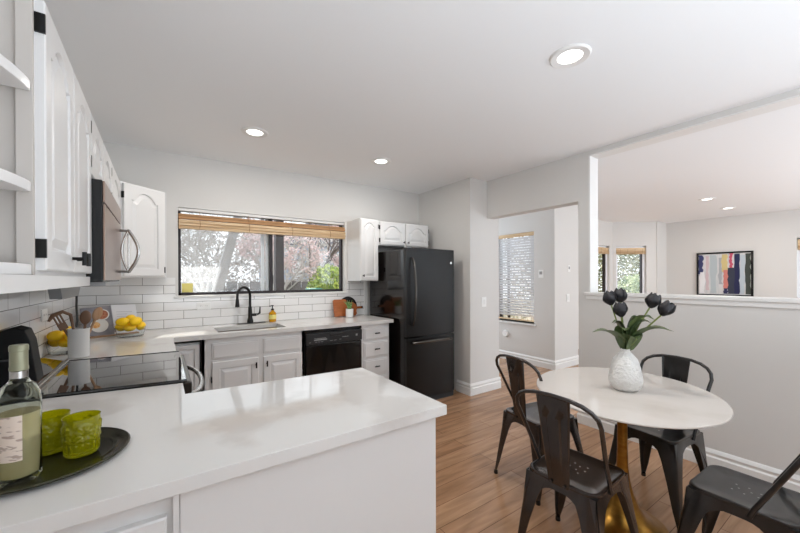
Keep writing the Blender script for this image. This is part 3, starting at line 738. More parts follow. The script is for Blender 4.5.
# ------------------------------------------------------------------ things on the peninsula
tx, ty = -.235, 1.213
b = MB().lathe([(0, .004), (.125, .004), (.132, .006), (.140, .013), (.163, .016), (.166, .014), (.165, .011), (.142, .007), (.134, .001), (0, .001)], 56)
o = b.build('serving_tray', M['pewter']); o.location = (tx, ty, CT); tag(o, 'round dark pewter tray under the bottle and tumblers', 'tray')
tz = CT+.0045
def tumbler(name, loc, label, rz):
    o = thing(name, loc, label, 'glass', rz, 'olive glass tumblers on the tray')
    b = MB(); prof = []; K = 34
    prof = [(0, .001), (.031, .001), (.0335, .004)]
    for i in range(K+1): prof.append((.033+.0045*i/K, .006+.089*i/K))
    prof += [(.038, .0965), (.0362, .096), (.0335, .05), (.0305, .012), (0, .010)]
    def fn(a, i, z):
        if z < .004 or i > K+3: return 1
        if z < .034: return 1+.07*max(0, math.cos(a*18))*min(1, (z-.004)/.004)*min(1, (.034-z)/.004)
        if z < .088:
            k = 5; best = 0
            for row in (0, 1):
                zc = .040+.020*row; aa = (a*k/(2*PI)+.5*row) % 1-.5; x = aa*2*PI/k*.040; y = z-zc
                r = math.hypot(x, y)
                if y > -.003 and r < .024:
                    fan = math.atan2(x, y+1e-6); best = max(best, .10*(.35+.65*abs(math.cos(fan*4.5)))*(1 if r > .003 else .4)*(1 if r < .0215 else .5))
            return 1+best
        return 1
    b.lathe(prof, 180, fn=fn); b.build('glass_body', M['gyellow'], o, smooth=60)
    return o
tumbler('glass_tumbler', (-.168, 1.203, tz), 'olive green pressed glass tumbler at the right, nearest the tray rim', 0)
tumbler('glass_tumbler', (-.236, 1.262, tz), 'olive green pressed glass tumbler at the left, next to the wine bottle', .5)
o = thing('wine_bottle', (-.262, 1.130, tz), 'white wine bottle with sage cap on the pewter tray', 'bottle')
prof = [(0, .010), (.02, .012), (.031, .003), (.034, .001), (.036, .006), (.036, .175), (.034, .192), (.028, .208), (.018, .218), (.0145, .226), (.0135, .24), (.0135, .292), (.0115, .292), (.0115, .24), (.0125, .228), (.026, .205), (.0322, .19), (.0345, .172), (.0345, .012), (.031, .008), (.02, .017), (0, .015)]
MB().lathe(prof, 40).build('glass_bottle', M['bottle'], o, smooth=50)
MB().lathe([(0, .018), (.02, .019), (.031, .012), (.0342, .015), (.0342, .150), (0, .150)], 40).build('wine', M['wine'], o)
MB().lathe([(.0142, .243), (.0158, .244), (.0158, .250), (.0150, .252), (.0150, .286), (.0160, .287), (.0160, .297), (.0145, .300), (0, .300)], 28).build('foil_cap', M['foil'], o)
MB().lathe([(.0141, .226), (.0150, .227), (.0150, .242), (.0141, .243)], 28).build('neck_band', M['steel'], o)
b = MB(); n = 14; vs = []
for i in range(n+1):
    a = R(150)+R(160)*i/n; vs.append((.0364*math.cos(a), .0364*math.sin(a)))
b.add([(x, y, .052) for x, y in vs]+[(x, y, .150) for x, y in vs], [(i, i+1, n+2+i, n+1+i) for i in range(n)]); b.build('bottle_label', M['label'], o)
o.rotation_euler = (0, 0, R(-20))

# ------------------------------------------------------------------ things on the left worktop
def lemon_bowl(x, y, lab, rad, side):
    o = thing('glass_bowl', (x, y, CT), 'clear glass bowl of lemons '+lab, 'bowl', 0, 'glass bowls of lemons')
    prof = [(0, .002), (rad*.75, .002), (rad*.85, .006), (rad, .075), (rad-.003, .075), (rad*.83, .010), (rad*.7, .006), (0, .006)]
    MB().lathe(prof, 36).build('bowl', M['clear'], o)
    sp = [(0, 0, .034, 20), (.055, .02, .036, 80), (-.05, .03, .036, -40), (-.005, .055, .04, 10), (.03, -.035, .074, 35), (-.04, -.02, .073, -25), (.0, .03, .085, 70)]
    for i, (dx, dy, dz, rz) in enumerate(sp):
        b = MB(); prof = []
        for k in range(15):
            u = k/14; a = PI*u; r = .0285*math.sin(a)**.85 if 0 < u < 1 else 0; prof.append((r, -.037*math.cos(a)-(.004*math.exp(-((1-u)*14)) if u > .8 else 0)*-1))
        b.T = Matrix.Rotation(R(rz), 4, 'Z') @ Matrix.Rotation(R(82), 4, 'Y'); b.lathe(prof, 18)
        l = b.build('lemon', M['lemon']); k_ = rad/.085; l.scale = (k_,)*3; l.location = (x+dx*k_, y+dy*k_, CT+dz*k_)
        where = ['bottom centre', 'bottom right', 'bottom left', 'bottom back', 'top right', 'top left', 'topmost'][i]
        tag(l, 'yellow lemon, %s of the bowl %s' % (where, side), 'lemon', 'lemons in the %s bowl' % side.split()[0])
    return o
lemon_bowl(-.195, 3.47, 'in front of the open cookbook', .100, 'beside the cookbook')
lemon_bowl(-.468, 2.90, 'on the left, beside the utensil crock', .096, 'left of the crock')

o = thing('utensil_crock', (-.388, 2.71, CT), 'white ceramic crock holding wooden utensils behind the range', 'crock')
MB().lathe([(0, .002), (.043, .002), (.047, .006), (.048, .155), (.050, .16), (.050, .168), (.045, .168), (.044, .03), (0, .03)], 36).build('crock', M['crock'], o)
def spoon(dx, dy, lx, ly, h_, kind, label, m):
    p0 = Vector((-.388+dx, 2.71+dy, CT+.04)); p1 = Vector((-.388+lx, 2.71+ly, CT+h_)); d = (p1-p0).normalized()
    o = thing('wooden_utensil', p0, label, 'utensil', 0, 'wooden utensils in the crock')
    MB().tube([p0, p0+(p1-p0)*.8, p1-d*.03], [.006, .0065, .008], 8).build('utensil_handle', m, o, world=True)
    b = MB()
    q = d.to_track_quat('Z', 'X').to_matrix().to_4x4()
    if kind == 'spoon': b.ball(p1+d*.01, .03, 12, (.85, .28, 1.35), q)
    elif kind == 'fork':
        b.T = Matrix.Translation(p1) @ q
        b.box(-.02, .02, -.004, .004, -.035, .005, bev=.003)
        for k in (-1, 0, 1): b.box(k*.015-.004, k*.015+.004, -.004, .004, 0, .05, bev=.002)
    elif kind == 'hook':
        b.tube([p1-d*.03, p1, p1+Vector((-.03, -.01, .02)), p1+Vector((-.07, -.02, .0)), p1+Vector((-.085, -.025, -.03))], [.008, .009, .01, .011, .006], 8)
    b.build('utensil_head', m, o, world=True)
spoon(.01, .0, .075, .04, .235, 'spoon', 'pale wooden spoon leaning right towards the cookbook', M['wood'])
spoon(-.01, .01, -.07, -.02, .20, 'fork', 'dark wooden fork leaning left over the crock rim', M['wooddark'])
spoon(-.005, -.01, -.03, -.03, .25, 'hook', 'curved brown wooden ladle arching over the crock', M['wooddark'])
spoon(.02, -.01, .03, -.01, .22, 'spoon', 'short wooden scoop in the middle of the crock', M['wooddark'])

# cookbook, open, leaning back
o = thing('cookbook', (-.30, 3.60, CT), 'open cookbook with a food photograph leaning near the corner', 'book')
o.rotation_euler = (0, 0, R(24)); WM[o.name] = Matrix.Translation(o.location) @ Matrix.Rotation(R(24), 4, 'Z')
lean = Matrix.Rotation(R(-20), 4, 'X')
tpage = mat('page_photo_dark', (120, 118, 126), .5, noise=(9, (160, 158, 164), 3, (1, 1, 1), .3, .7))
b = MB(); b.T = lean @ Matrix.Translation((0, 0, .012)) @ Matrix.Rotation(R(-14), 4, 'Z'); b.box(-.185, 0, -.006, .004, 0, .24, bev=.002); b.build('left_page', tpage, o)
b = MB(); b.T = lean @ Matrix.Translation((0, 0, .012)) @ Matrix.Rotation(R(10), 4, 'Z'); b.box(0, .185, -.006, .004, 0, .245, bev=.002); b.build('right_page', mat('page_white', (222, 222, 226), .5), o)
T_ = lean @ Matrix.Translation((0, 0, .012)) @ Matrix.Rotation(R(-14), 4, 'Z')
def disc(b, cx, cz, r, y, n=24): b.prism([(cx+r*math.cos(2*PI*i/n), cz+r*math.sin(2*PI*i/n)) for i in range(n)], .001, 'y', y)
b = MB(); b.T = T_; disc(b, -.085, .085, .055, -.0072); disc(b, -.06, .17, .045, -.0072); b.build('plate_picture', M['foodplate'], o)
b = MB(); b.T = T_; disc(b, -.06, .17, .037, -.0082); b.build('stew_picture', mat('stew_red', (150, 70, 52), .5, noise=(60, (196, 130, 96), 2, (1, 1, 1), .4, .6)), o)
b = MB(); b.T = T_; disc(b, -.105, .09, .025, -.0082); b.build('bread_picture', mat('bread_orange', (220, 150, 80), .5, noise=(60, (240, 200, 140), 2, (1, 1, 1), .4, .6)), o)
b = MB(); b.T = lean @ Matrix.Translation((0, 0, .012)) @ Matrix.Rotation(R(10), 4, 'Z')
for i in range(7): b.box(.03, .15-.02*(i % 3), -.0068, -.0062, .06+.02*i, .064+.02*i)
b.build('text_lines', mat('page_text', (186, 186, 192), .6), o)
MB().box(-.16, .16, -.03, .10, .001, .010, bev=.002).build('book_stand', M['wood'], o)

# outlets / switches
def plate(name, c, axis, label, w_=.07, h_=.115, kind='outlet', sgn=-1):
    o = thing(name, c, label, kind)
    x, y, z = c
    if axis == 'y': f = lambda a0, a1, d0, d1, z0, z1: (x+a0, x+a1, y+sgn*d1, y+sgn*d0, z+z0, z+z1)
    else: f = lambda a0, a1, d0, d1, z0, z1: (x+sgn*d1, x+sgn*d0, y+a0, y+a1, z+z0, z+z1)
    def sb(b, *a):
        q = f(*a); b.box(min(q[0], q[1]), max(q[0], q[1]), min(q[2], q[3]), max(q[2], q[3]), q[4], q[5], bev=.0015)
    b = MB(); sb(b, -w_/2, w_/2, .0, .006, -h_/2, h_/2); b.build('cover_plate', M['white'], o, world=True)
    b = MB()
    if kind == 'outlet':
        for s_ in ((-.022, 0), (.022, 0)) if w_ > h_ else ((0, -.022), (0, .022)):
            for k in (-.006, .006): sb(b, s_[0]+k-.0012, s_[0]+k+.0012, .005, .0068, s_[1]-.006, s_[1]+.006)
        b.build('socket_slots', M['grey'], o, world=True)
    elif kind == 'light switch':
        sb(b, -.012, .012, .005, .010, -.03, .03); b.build('rocker', M['trim'], o, world=True)
    else:
        sb(b, -w_*.3, w_*.3, .005, .009, -.01, h_*.3); b.build('display', M['grey'], o, world=True)
    return o
plate('wall_outlet', (.345, YW-.009, 1.105), 'y', 'white double outlet in the tiles left of the faucet', .115, .07)
plate('wall_outlet', (XL+.008, 2.85, 1.158), 'x', 'outlet in the tiles on the left wall under the cabinets', .115, .07, sgn=1)
plate('light_switch', (3.19, YC, 1.075), 'y', 'white switch on the wall beside the hall opening', .075, .115, 'light switch')
plate('thermostat', (hx, 3.18, 1.42), 'x', 'small white thermostat right of the hall blind', .08, .12, 'thermostat')
plate('light_switch', (5.14, 2.957, 1.05), 'y', 'lower switch plate on the bright hall corner wall', .08, .12, 'light switch')
plate('wall_sensor', (5.17, 2.957, 1.50), 'y', 'upper small white plate on the bright hall corner wall', .06, .10, 'sensor')
o = MB().prism([(3.84+.055*math.cos(2*PI*i/24), .43+.055*math.sin(2*PI*i/24)) for i in range(24)], .03, 'x', hx-.03, bev=.006).build('round_wall_cap', M['white']); tag(o, 'round white cap on the wall under the hall window', 'wall cap')

# ------------------------------------------------------------------ recessed ceiling lights
def downlight(x, y, label, r=.1, power=7):
    o = thing('ceiling_light', (x, y, H), label, 'ceiling light', 0, 'recessed ceiling lights')
    MB().lathe([(r, 0), (r, -.004), (r*.93, -.010), (r*.62, -.006), (r*.60, -.001)], 40).build('trim_ring', M['trim'], o)
    MB().lathe([(0, -.0035), (r*.6, -.0035), (r*.6, -.001), (0, -.001)], 32).build('diffuser', M['light'], o)
    d = bpy.data.lights.new('downlight_glow', 'AREA'); d.shape = 'DISK'; d.size = r*1.1; d.energy = power; d.color = (1, .96, .9)
    l = bpy.data.objects.new('downlight_glow', d); COL.objects.link(l); l.location = (0, 0, -.012); l.parent = o
    return o
downlight(1.777, 1.007, 'recessed ceiling light nearest the camera, above the dining table')
downlight(.624, 2.932, 'recessed ceiling light over the sink, left of two near the window wall')
downlight(1.811, 2.965, 'recessed ceiling light in front of the refrigerator cabinets')
downlight(6.73, 1.71, 'dining room ceiling light nearer the opening')
downlight(7.91, 1.735, 'dining room ceiling light nearer the abstract painting')

# ------------------------------------------------------------------ abstract painting in the dining room
o = thing('abstract_painting', (fx, 2.04, 1.0), 'black framed abstract painting with vertical coloured strokes', 'painting')
py0, py1, pz0, pz1 = 1.63, 2.455, .99, 1.845
b = MB(); f = .03
b.box(fx-.035, fx-.001, py0, py0+f, pz0, pz1); b.box(fx-.035, fx-.001, py1-f, py1, pz0, pz1); b.box(fx-.035, fx-.001, py0+f, py1-f, pz0, pz0+f); b.box(fx-.035, fx-.001, py0+f, py1-f, pz1-f, pz1)
b.build('picture_frame', M['blackplastic'], o, world=True)
bx('canvas', (fx-.02, fx-.002, py0+f, py1-f, pz0+f, pz1-f), mat('canvas_grey', (198, 202, 204), .7, noise=(3, (214, 212, 212), 5, (1, 9, 1), .35, .6)), o)
W_ = py1-py0-2*f; Hc_ = pz1-pz0-2*f
def stroke(u0, u1, v0, v1, col, k):
    """u from left of picture (high y) to right, v from top"""
    n = 9; pts = []
    rnd = random.Random(k)
    for i in range(n+1):
        v = v0+(v1-v0)*i/n; pts.append((py1-f-W_*(u0+rnd.uniform(-.012, .012)), pz1-f-Hc_*v))
    for i in range(n, -1, -1):
        v = v0+(v1-v0)*i/n; pts.append((py1-f-W_*(u1+rnd.uniform(-.02, .02)), pz1-f-Hc_*v))
    MB().prism(pts, .001, 'x', fx-.0212-.0004*k).build('paint_stroke', mat('paint_%d' % k, col, .7), o, world=True)
stroke(.0, .09, .02, .5, (62, 66, 108), 1); stroke(.02, .12, .45, .98, (232, 232, 234), 2); stroke(.15, .2, .05, .9, (206, 186, 190), 3)
stroke(.24, .36, .03, .97, (180, 190, 194), 4); stroke(.40, .47, .1, .75, (168, 172, 178), 5); stroke(.46, .57, .02, .45, (206, 188, 132), 6)
stroke(.50, .60, .4, .85, (206, 128, 118), 7); stroke(.61, .67, .0, .4, (196, 84, 108), 8); stroke(.58, .73, .35, .98, (54, 58, 74), 9)
stroke(.70, .80, .02, .98, (34, 38, 76), 10); stroke(.80, .89, .05, .98, (186, 196, 204), 11); stroke(.90, .995, .02, .98, (62, 68, 62), 12); stroke(.50, .58, .85, .98, (40, 44, 84), 13)

# ------------------------------------------------------------------ dining table
tcx, tcy = 2.112, .903
ta = math.atan2(.4789, .8779)
o = thing('dining_table', (tcx, tcy, 0), 'cream marble topped bistro table on a brass pedestal', 'table', ta)
ra, rb = .505, .442
prof = [(0, .720), (.90, .721), (.965, .726), (.99, .731), (1, .735), (.997, .740), (.99, .741), (0, .741)]
b = MB(); b.bevelled = True; b.lathe([(r*ra, z) for r, z in prof], 96, sy=rb/ra); b.build('tabletop', M['marble'], o, smooth=50)
b = MB(); b.lathe([(.0, .004), (.205, .004), (.21, .010), (.18, .018), (.115, .05), (.078, .11), (.052, .18), (.036, .25), (.028, .33), (.025, .42), (.025, .70)], 64); b.build('pedestal', M['brass'], o, smooth=60)
MB().lathe([(.025, .695), (.10, .70), (.12, .7195), (0, .7195)], 40).build('mounting_plate', M['brass'], o)

# vase and tulips
vx, vy, vz = 2.126, 0.892, .7415
prof = [(0, .003), (.055, .001), (.062, .004), (.082, .025), (.091, .055), (.091, .070), (.086, .100), (.079, .136), (.064, .180), (.040, .208), (.026, .220), (.023, .228), (.024, .237), (.020, .237), (.019, .225), (.035, .205), (.059, .178), (.074, .135), (.084, .08), (.076, .028), (.05, .012), (0, .010)]
b = MB()
def vfn(a, i, z):
    if i > 9 or z < .02 or z > .19: return 1
    return 1
prof = [(r*.9, z*.96) for r, z in prof]; b.lathe(prof, 64, fn=vfn); vo = b.build('ceramic_vase', M['ceramic']); vo.location = (vx, vy, vz); tag(vo, 'white textured ceramic vase on the marble table', 'vase')
def tulip(head, lab, nl, seed):
    rnd = random.Random(seed)
    base = Vector((vx+rnd.uniform(-.008, .008), vy+rnd.uniform(-.008, .008), vz+.06)); neck = Vector((vx+(head[0]-vx)*.10, vy+(head[1]-vy)*.10, vz+.235)); hd = Vector(head)
    o = thing('black_tulip', base, lab, 'flower', 0, 'black tulips in the vase')
    d = (hd-neck).normalized(); mid = neck+(hd-neck)*.5+Vector((0, 0, .012))
    MB().tube([base, neck, mid, hd], .0042, 8).build('stem', M['stem'], o, world=True)
    q = (d+Vector((0, 0, .25))).normalized().to_track_quat('Z', 'X').to_matrix().to_4x4()
    b = MB(); b.T = Matrix.Translation(hd) @ q
    for k in range(6):
        a = k*PI/3+(.2 if k % 2 else 0); Rr = .043 if k % 2 else .038; n = 7; v = []; fcs = []
        for i in range(n+1):
            u = i/n; zz = -.006+.080*u; rr = Rr*math.sin(min(1, u*1.5+.12)*PI/2)*(1-.42*u*u)
            wdt = .042*math.sin(PI*min(1, .14+u*.80))**.7
            for j in range(-2, 3):
                s_ = j/2; ang = a+s_*wdt/max(rr, .012)*.75; v.append((rr*math.cos(ang), rr*math.sin(ang), zz-.006*abs(s_)*u+.004*math.sin(k*3+j)))
        for i in range(n):
            for j in range(4): fcs.append((i*5+j, i*5+j+1, i*5+j+6, i*5+j+5))
        b.add(v, fcs)
    b.build('bloom', M['tulip'], o, world=True, smooth=60)
    for li, (dx, dy, dz, wd) in enumerate(nl):
        b = MB(); n = 12; v = []; fcs = []
        st = neck+Vector((0, 0, -.02)); side = Vector((-dy, dx, 0)); side = side.normalized() if side.length > 1e-4 else Vector((1, 0, 0))
        for i in range(n+1):
            u = i/n; p = st+Vector((dx*u**1.3, dy*u**1.3, dz*math.sin(min(1, u*1.05)*PI*.62)/math.sin(PI*.5)*(1 if dz > 0 else 1)))
            wv = wd*1.7*math.sin(PI*(.06+.94*u)**.75)**.9 if u < 1 else .001
            out = Vector((dx, dy, 0)).normalized() if (dx or dy) else Vector((0, 1, 0))
            for j in (-1, 0, 1): v.append(p+side*wv*j+Vector((0, 0, .35*wv*abs(j)))+out*(.0 if j == 0 else -.2*wv))
        for i in range(n):
            for j in range(2): fcs.append((i*3+j, i*3+j+1, i*3+j+4, i*3+j+3))
        b.add(v, fcs); b.build('leaf', M['leaf'], o, world=True, smooth=60)
tulip((2.165, .985, 1.210), 'black tulip at the far left of the bouquet', [(-.15, .10, .11, .028), (-.02, .05, .15, .032)], 1)
tulip((2.215, .955, 1.225), 'black tulip at the top, just right of the leftmost bloom', [(-.045, .05, .16, .025)], 2)
tulip((2.135, .918, 1.150), 'black tulip hanging lowest, below the two left blooms', [(-.07, -.03, .13, .030), (.03, -.07, .19, .024)], 3)
tulip((2.205, .800, 1.205), 'black tulip fourth from the left, upright and higher of the right pair', [(.03, -.11, .17, .028)], 4)
tulip((2.175, .735, 1.170), 'black tulip at the far right, tilted outwards', [(-.02, -.13, .20, .026), (.02, -.20, .14, .032), (-.07, -.07, .09, .036)], 5)

# ------------------------------------------------------------------ bistro chairs
def rrect(hw, hd, r, n=5):
    pts = []
    for cx, cy, a0 in ((hw-r, hd-r, 0), (-hw+r, hd-r, 90), (-hw+r, -hd+r, 180), (hw-r, -hd+r, 270)):
        for i in range(n+1):
            a = R(a0+90*i/n); pts.append((cx+r*math.cos(a), cy+r*math.sin(a)))
    return pts
def make_chair(label, m, loc, rz):
    o = thing('metal_chair', (0, 0, 0), label, 'chair', 0, 'metal bistro chairs around the table')
    # seat: dished pressed steel pan
    b = MB(); n = 6
    rings = [(rrect(.160, .168, .050, n), .432), (rrect(.163, .171, .050, n), .446), (rrect(.161, .169, .050, n), .4535), (rrect(.154, .162, .045, n), .4555), (rrect(.146, .154, .042, n), .4515), (rrect(.09, .09, .03, n), .4485)]
    N = len(rings[0][0]); v = [(x, y, z) for ring, z in rings for x, y in ring]; f = []
    for k in range(len(rings)-1):
        for i in range(N): f.append((k*N+i, k*N+(i+1) % N, (k+1)*N+(i+1) % N, (k+1)*N+i))
    f.append(tuple((len(rings)-1)*N+i for i in range(N))); b.add(v, f); b.build('seat', m, o, smooth=50)
    for (hx_, hy_) in ((0, .035), (0, -.005), (-.03, .05), (.03, .05), (-.035, .01), (.035, .01), (-.02, -.03), (.02, -.03)):
        MB().lathe([(0, .4491), (.0036, .4491), (.0036, .4482), (0, .4482)], 10, (hx_, hy_, 0)).build('seat_hole', M['grey'], o)
    # legs: folded tapering channel spreading from the seat corner, joined by arched aprons
    fr = {(-1, 1): (-.215, .225), (1, 1): (.215, .225), (-1, -1): (-.197, -.222), (1, -1): (.197, -.222)}
    for (sx, sy), (lx, ly) in fr.items():
        b = MB(); secs = []
        for (u, wd, r) in ((0, .105, .03), (.10, .092, .025), (.25, .072, .018), (.5, .052, .012), (.8, .034, .009), (.97, .018, .007), (1.0, .018, .007)):
            cx = sx*(.161+(abs(lx)-.161)*u); cy = sy*(.169+(abs(ly)-.169)*u); z = .440*(1-u)+.012*u
            # L-section profile: outside corner at (cx,cy)
            prof = [(0, -wd), (0, -r)]+[(-(r-r*math.cos(R(a))), -r+r*math.sin(R(a))) for a in (30, 60)]+[(-r, 0), (-wd, 0), (-wd, -.006), (-r-.001, -.006), (-.006, -r-.001), (-.006, -wd)]
            secs.append([(cx+sx*px, cy+sy*py, z) for px, py in prof])
        K = len(secs[0]); v = [p for s_ in secs for p in s_]; f = []
        for k in range(len(secs)-1):
            for i in range(K): f.append((k*K+i, k*K+(i+1) % K, (k+1)*K+(i+1) % K, (k+1)*K+i))
        f.append(tuple(range(K))); f.append(tuple((len(secs)-1)*K+i for i in range(K))); b.add(v, f)
        lg = b.build('leg', m, o, smooth=50)
        bb = MB(); cx, cy = lx-sx*.009, ly-sy*.009; bb.lathe([(.013, 0), (.014, .004), (.013, .022), (0, .024)], 12, (cx, cy, 0)); bb.build('foot_cap', M['blackplastic'], lg)
    # aprons with an arched lower edge
    for side in range(4):
        b = MB(); n = 16; top = []; bot = []
        hw = (.158, .166)[side % 2]
        for i in range(n+1):
            u = i/n; x = -hw+2*hw*u; q = abs(2*u-1)
            d = .035+.17*max(0, (q-.15)/.85)**2.2
            top.append((x, .440)); bot.append((x, .440-d))
        T0 = Matrix.Rotation(PI/2*side, 4, 'Z'); b.T = T0
        v = []
        for x, z in top+bot:
            off = (.169, .161)[side % 2]+(.440-z)*.10; v.append((x*(1+(.440-z)*.2), -off, z))
        v2 = [(x, y+.004, z) for x, y, z in v]; K = n+1
        f = [(i, i+1, K+i+1, K+i) for i in range(n)]+[(2*K+i, 2*K+K+i, 2*K+K+i+1, 2*K+i+1) for i in range(n)]+[(K+i, K+i+1, 3*K+i+1, 3*K+i) for i in range(n)]+[(i, 2*K+i, 2*K+i+1, i+1) for i in range(n)]
        b.add(v+v2, f); b.build('apron', m, o, smooth=50)
        # rolled lip along the arch
    # back frame: one bent tube
    P = [(-.166, -.035, .425), (-.166, -.048, .46), (-.172, -.098, .56), (-.184, -.157, .68), (-.192, -.195, .755)]
    arc = []
    for i in range(1, 10):
        a = PI*i/10; x = -.192*math.copysign(abs(math.cos(a))**.75, math.cos(a)); z = .755+.095*math.sin(a)**.85; arc.append((x, -.195-.035*math.sin(a), z))
    path = P+arc+[(-x, y, z) for x, y, z in reversed(P)]
    b = MB(); b.tube(path, .0095, 10); b.build('back_frame', m, o, smooth=60)
    # splat: flared pressed panel
    b = MB(); n = 10; v = []; rows = []
    for i in range(n+1):
        u = i/n; z = .432+.412*u; y = -.172-.055*u**1.0; hw = .048+.030*u
        row = []
        for j, (fxn, dep) in enumerate(((-1, .005), (-.90, 0), (-.48, 0), (-.38, -.007), (.38, -.007), (.48, 0), (.90, 0), (1, .005))):
            dd = dep if .1 < u < .88 or abs(fxn) > .6 else 0
            row.append((hw*fxn, y+dd, z))
        rows.append(row)
    K = 8; v = [p for r_ in rows for p in r_]; v += [(x, y+.004, z) for x, y, z in v]; NV = K*(n+1)
    f = [(i*K+j, i*K+j+1, (i+1)*K+j+1, (i+1)*K+j) for i in range(n) for j in range(K-1)]
    f += [(NV+i*K+j, NV+(i+1)*K+j, NV+(i+1)*K+j+1, NV+i*K+j+1) for i in range(n) for j in range(K-1)]
    for i in range(n):
        for j in (0, K-1): f.append((i*K+j, (i+1)*K+j, NV+(i+1)*K+j, NV+i*K+j))
    for i in (0, n):
        for j in range(K-1): f.append((i*K+j, i*K+j+1, NV+i*K+j+1, NV+i*K+j))
    b.add(v, f); b.build('back_splat', m, o, smooth=30)
    for x in (-.03, .03): MB().tube([(x, -.180, .443), (x, -.174, .443)], .007, 8).build('rivet', m, o)
    o.location = loc; o.rotation_euler = (0, 0, rz)
    return o
make_chair('dark bronze metal chair nearest the peninsula, its back to the camera', M['chairm'], (1.636, .901, 0), R(-86.5))
make_chair('dark metal chair furthest left, nearest the hall opening', M['chairm'], (2.108, 1.416, 0), R(-99))
make_chair('black metal chair between the table and the half wall', M['chairb'], (2.505, .872, 0), R(84))
make_chair('black metal chair at the lower right corner, seat facing the table', M['chairb'], (2.062, .384, 0), R(-2))

# ------------------------------------------------------------------ garden outside
tag(MB().box(-14, 24, 4.2, 30, -.5, -.35).build('garden_ground', M['dirt']), kind='structure')
bpy.data.objects['garden_ground']['kind'] = 'structure'
def foliage(b, c, rad, n, size, rnd, squash=1):
    for i in range(n):
        while True:
            p = Vector((rnd.uniform(-1, 1), rnd.uniform(-1, 1), rnd.uniform(-1, 1)))
            if .35 < p.length < 1: break
        p = Vector(c)+Vector((p.x*rad[0], p.y*rad[1], p.z*rad[2]))
        a = Vector((rnd.uniform(-1, 1), rnd.uniform(-1, 1), rnd.uniform(-1, 1))).normalized()*size*rnd.uniform(.6, 1.3)
        q = a.orthogonal().normalized()*size*.5*squash
        b.add([p-a, p+q, p+a, p-q], [(0, 1, 2, 3)])
def branches(b, p, d, L, r, depth, rnd, spread=.55, tips=None):
    q = p+d*L*.5+Vector((rnd.uniform(-.06, .06), rnd.uniform(-.06, .06), 0))*L; e = p+d*L
    b.tube([p, q, e], [r, r*.8, r*.6], 4 if depth < 4 else 6, cap=False)
    if tips is not None and depth < 3: tips.append((q, e))
    if depth == 0: return
    for k in range(3 if depth > 1 else 4):
        nd = (d+Vector((rnd.uniform(-1, 1), rnd.uniform(-1, 1), rnd.uniform(-.5, .9)))*spread*1.35).normalized()
        branches(b, p+d*L*rnd.uniform(.45, 1), nd, L*rnd.uniform(.6, .78), r*.55, depth-1, rnd, spread, tips)
def bare_tree(x, y, h_, seed, label, blossom=None, nb=0, depth=5, r=.07, m=M['twig']):
    rnd = random.Random(seed); o = thing('garden_tree', (x, y, -.35), label, 'tree', 0, None)
    b = MB(); tips = []; b.norecalc = True
    branches(b, Vector((0, 0, 0)), Vector((rnd.uniform(-.1, .1), 0, 1)).normalized(), h_*.34, r, depth, rnd, .6, tips)
    b.build('branches', m, o, smooth=0)
    if blossom:
        b = MB(); b.norecalc = True
        for i in range(nb):
            p, e = rnd.choice(tips); c = p+(e-p)*rnd.random()+Vector((rnd.uniform(-1, 1), rnd.uniform(-1, 1), rnd.uniform(-1, 1)))*.06; s_ = rnd.uniform(.015, .035)
            a = Vector((rnd.uniform(-1, 1), rnd.uniform(-1, 1), rnd.uniform(-1, 1))).normalized()*s_; q = a.orthogonal()
            b.add([c-a, c+q, c+a, c-q], [(0, 1, 2, 3)])
        b.build('blossoms', blossom, o, smooth=0)
    return o
bare_tree(.9, 9.5, 5.2, 3, 'bare grey tree seen through the left half of the sink window', None, 0, 6, .08, M['twig'])
bare_tree(2.3, 9.0, 4.6, 5, 'tree with pale pink blossom behind the window post', M['blossom'], 3500, 6, .08, M['twig'])
bare_tree(3.9, 10.0, 4.8, 8, 'pink blossom tree at the right side of the sink window', M['blossom'], 5000, 6, .09, M['bark'])
def bush(name, c, rad, n, size, m, label, seed, cat='shrub'):
    rnd = random.Random(seed); o = thing(name, (c[0], c[1], -.35), label, cat)
    b = MB(); b.norecalc = True; foliage(b, (0, 0, c[2]+.35), rad, n, size, rnd); b.build('foliage', m, o, smooth=0)
    b = MB(); b.tube([(0, 0, 0), (0.03, 0, c[2]+.2)], .03, 6); b.build('stem', M['bark'], o)
    return o
bush('garden_shrub', (3.45, 8.2, 1.0), (.52, .45, .72), 2600, .055, M['shrub'], 'bright yellow-green shrub at the lower right of the sink window', 1)
bush('garden_hedge', (2.9, 12.5, 1.4), (5.0, 1.2, 1.9), 9000, .09, mat('grey_brown_hedge', (150, 144, 138), .8, noise=(5, (214, 210, 206), 4, (1, 1, 1), .35, .65)), 'grey-brown thicket behind the trees outside the sink window', 2, 'hedge')
bush('sun_block_crown', (3.7, 10.2, 6.0), (1.3, .9, 1.6), 9000, .11, mat('evergreen', (52, 66, 44), .7), 'unseen evergreen crown added above the garden trees to block sun', 12, 'tree')  # unseen crown, added to keep sun off the right part of the window
o = thing('garden_fence', (2.4, 10.6, -.35), 'low grey wooden fence outside beyond the sink window', 'fence')
b = MB()
for i in range(34): b.box(-3+i*.3, -3+i*.3+.27, 10.6, 10.63, -.35, 1.25+.03*(i % 2))
b.build('fence_boards', M['fence'], o, world=True)
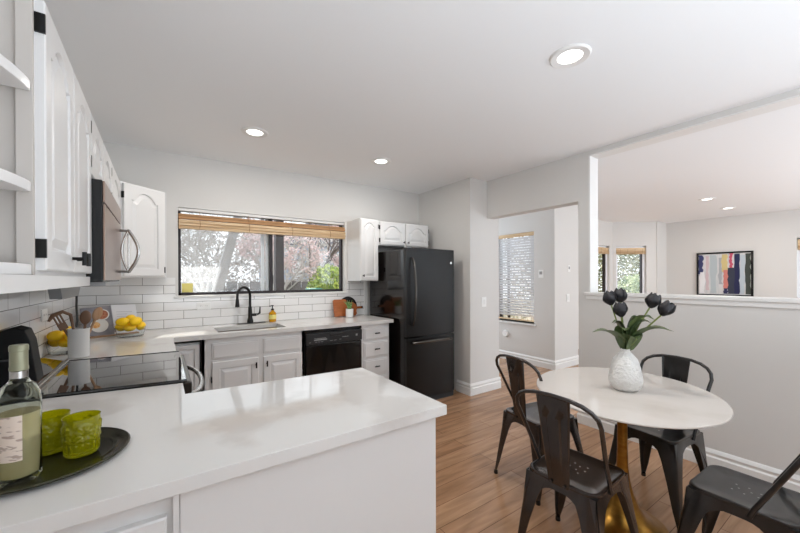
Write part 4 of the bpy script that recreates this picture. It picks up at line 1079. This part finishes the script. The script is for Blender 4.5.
MB().box(-3, 7.2, 10.63, 10.68, 1.0, 1.08).box(-3, 7.2, 10.63, 10.68, 0, .08).build('rail', M['fence'], o, world=True)
o = thing('neighbour_house', (5.2, 16, -.35), 'bluish house far behind the green shrub', 'house')
MB().box(4.2, 8.2, 16, 19, -.35, 2.9).build('wall', mat('blue_siding', (168, 180, 200), .7), o, world=True)
MB().prism([(3.9, 2.9), (8.5, 2.9), (6.2, 4.3)], 3.4, 'y', 15.8).build('roof', mat('grey_roof', (120, 120, 128), .8), o, world=True)
for x in (5.0, 6.2, 7.3): MB().box(x, x+.5, 15.97, 16.01, 1.3, 2.2).build('window', M['vinyl'], o, world=True)
tag(bx('porch_post', (1.385, 1.50, 5.2, 5.31, -.35, 3.2), mat('dark_post', (74, 70, 74), .6)), 'dark wooden porch post outside the right sink window pane', 'post')
tag(bx('teal_bin', (2.62, 2.92, 7.25, 7.5, -.35, 1.15), M['teal'], bev=.02), 'teal bin beside the green shrub outside the sink window', 'bin')
b = MB(); b.prism([(.16, -.35), (.32, -.35), (1.02, 2.55), (.92, 2.55)], .09, 'y', 5.2)  # made-up slanted strip, shapes a pale band of reflection and shade
tag(b.build('diagonal_band', M['shingle']), 'pale grey diagonal strip made for a reflected band outside the left sink window', 'light band')
# hedges outside the hall and dining windows
bush('garden_hedge', (6.6, 5.6, 1.3), (.45, 1.9, 1.9), 5000, .05, mat('pale_hedge', (150, 150, 118), .7, noise=(4, (206, 204, 190), 4, (1, 1, 1), .35, .6)), 'pale green hedge outside the hall window', 4, 'hedge')
bush('garden_hedge', (11.6, 5.1, 1.4), (2.4, .6, 2.2), 9000, .06, M['hedge'], 'olive hedge outside the dining bay windows', 5, 'hedge')
bush('garden_shrub', (10.3, 4.15, .98), (.75, .3, .45), 1300, .06, M['paleleaf'], 'pale variegated shrub below the dining bay window', 6)
bush('garden_hedge', (11.5, .6, 1.2), (.6, 2.6, 1.6), 3000, .07, M['hedge'], 'green hedge outside the window at the right photo edge', 9, 'hedge')
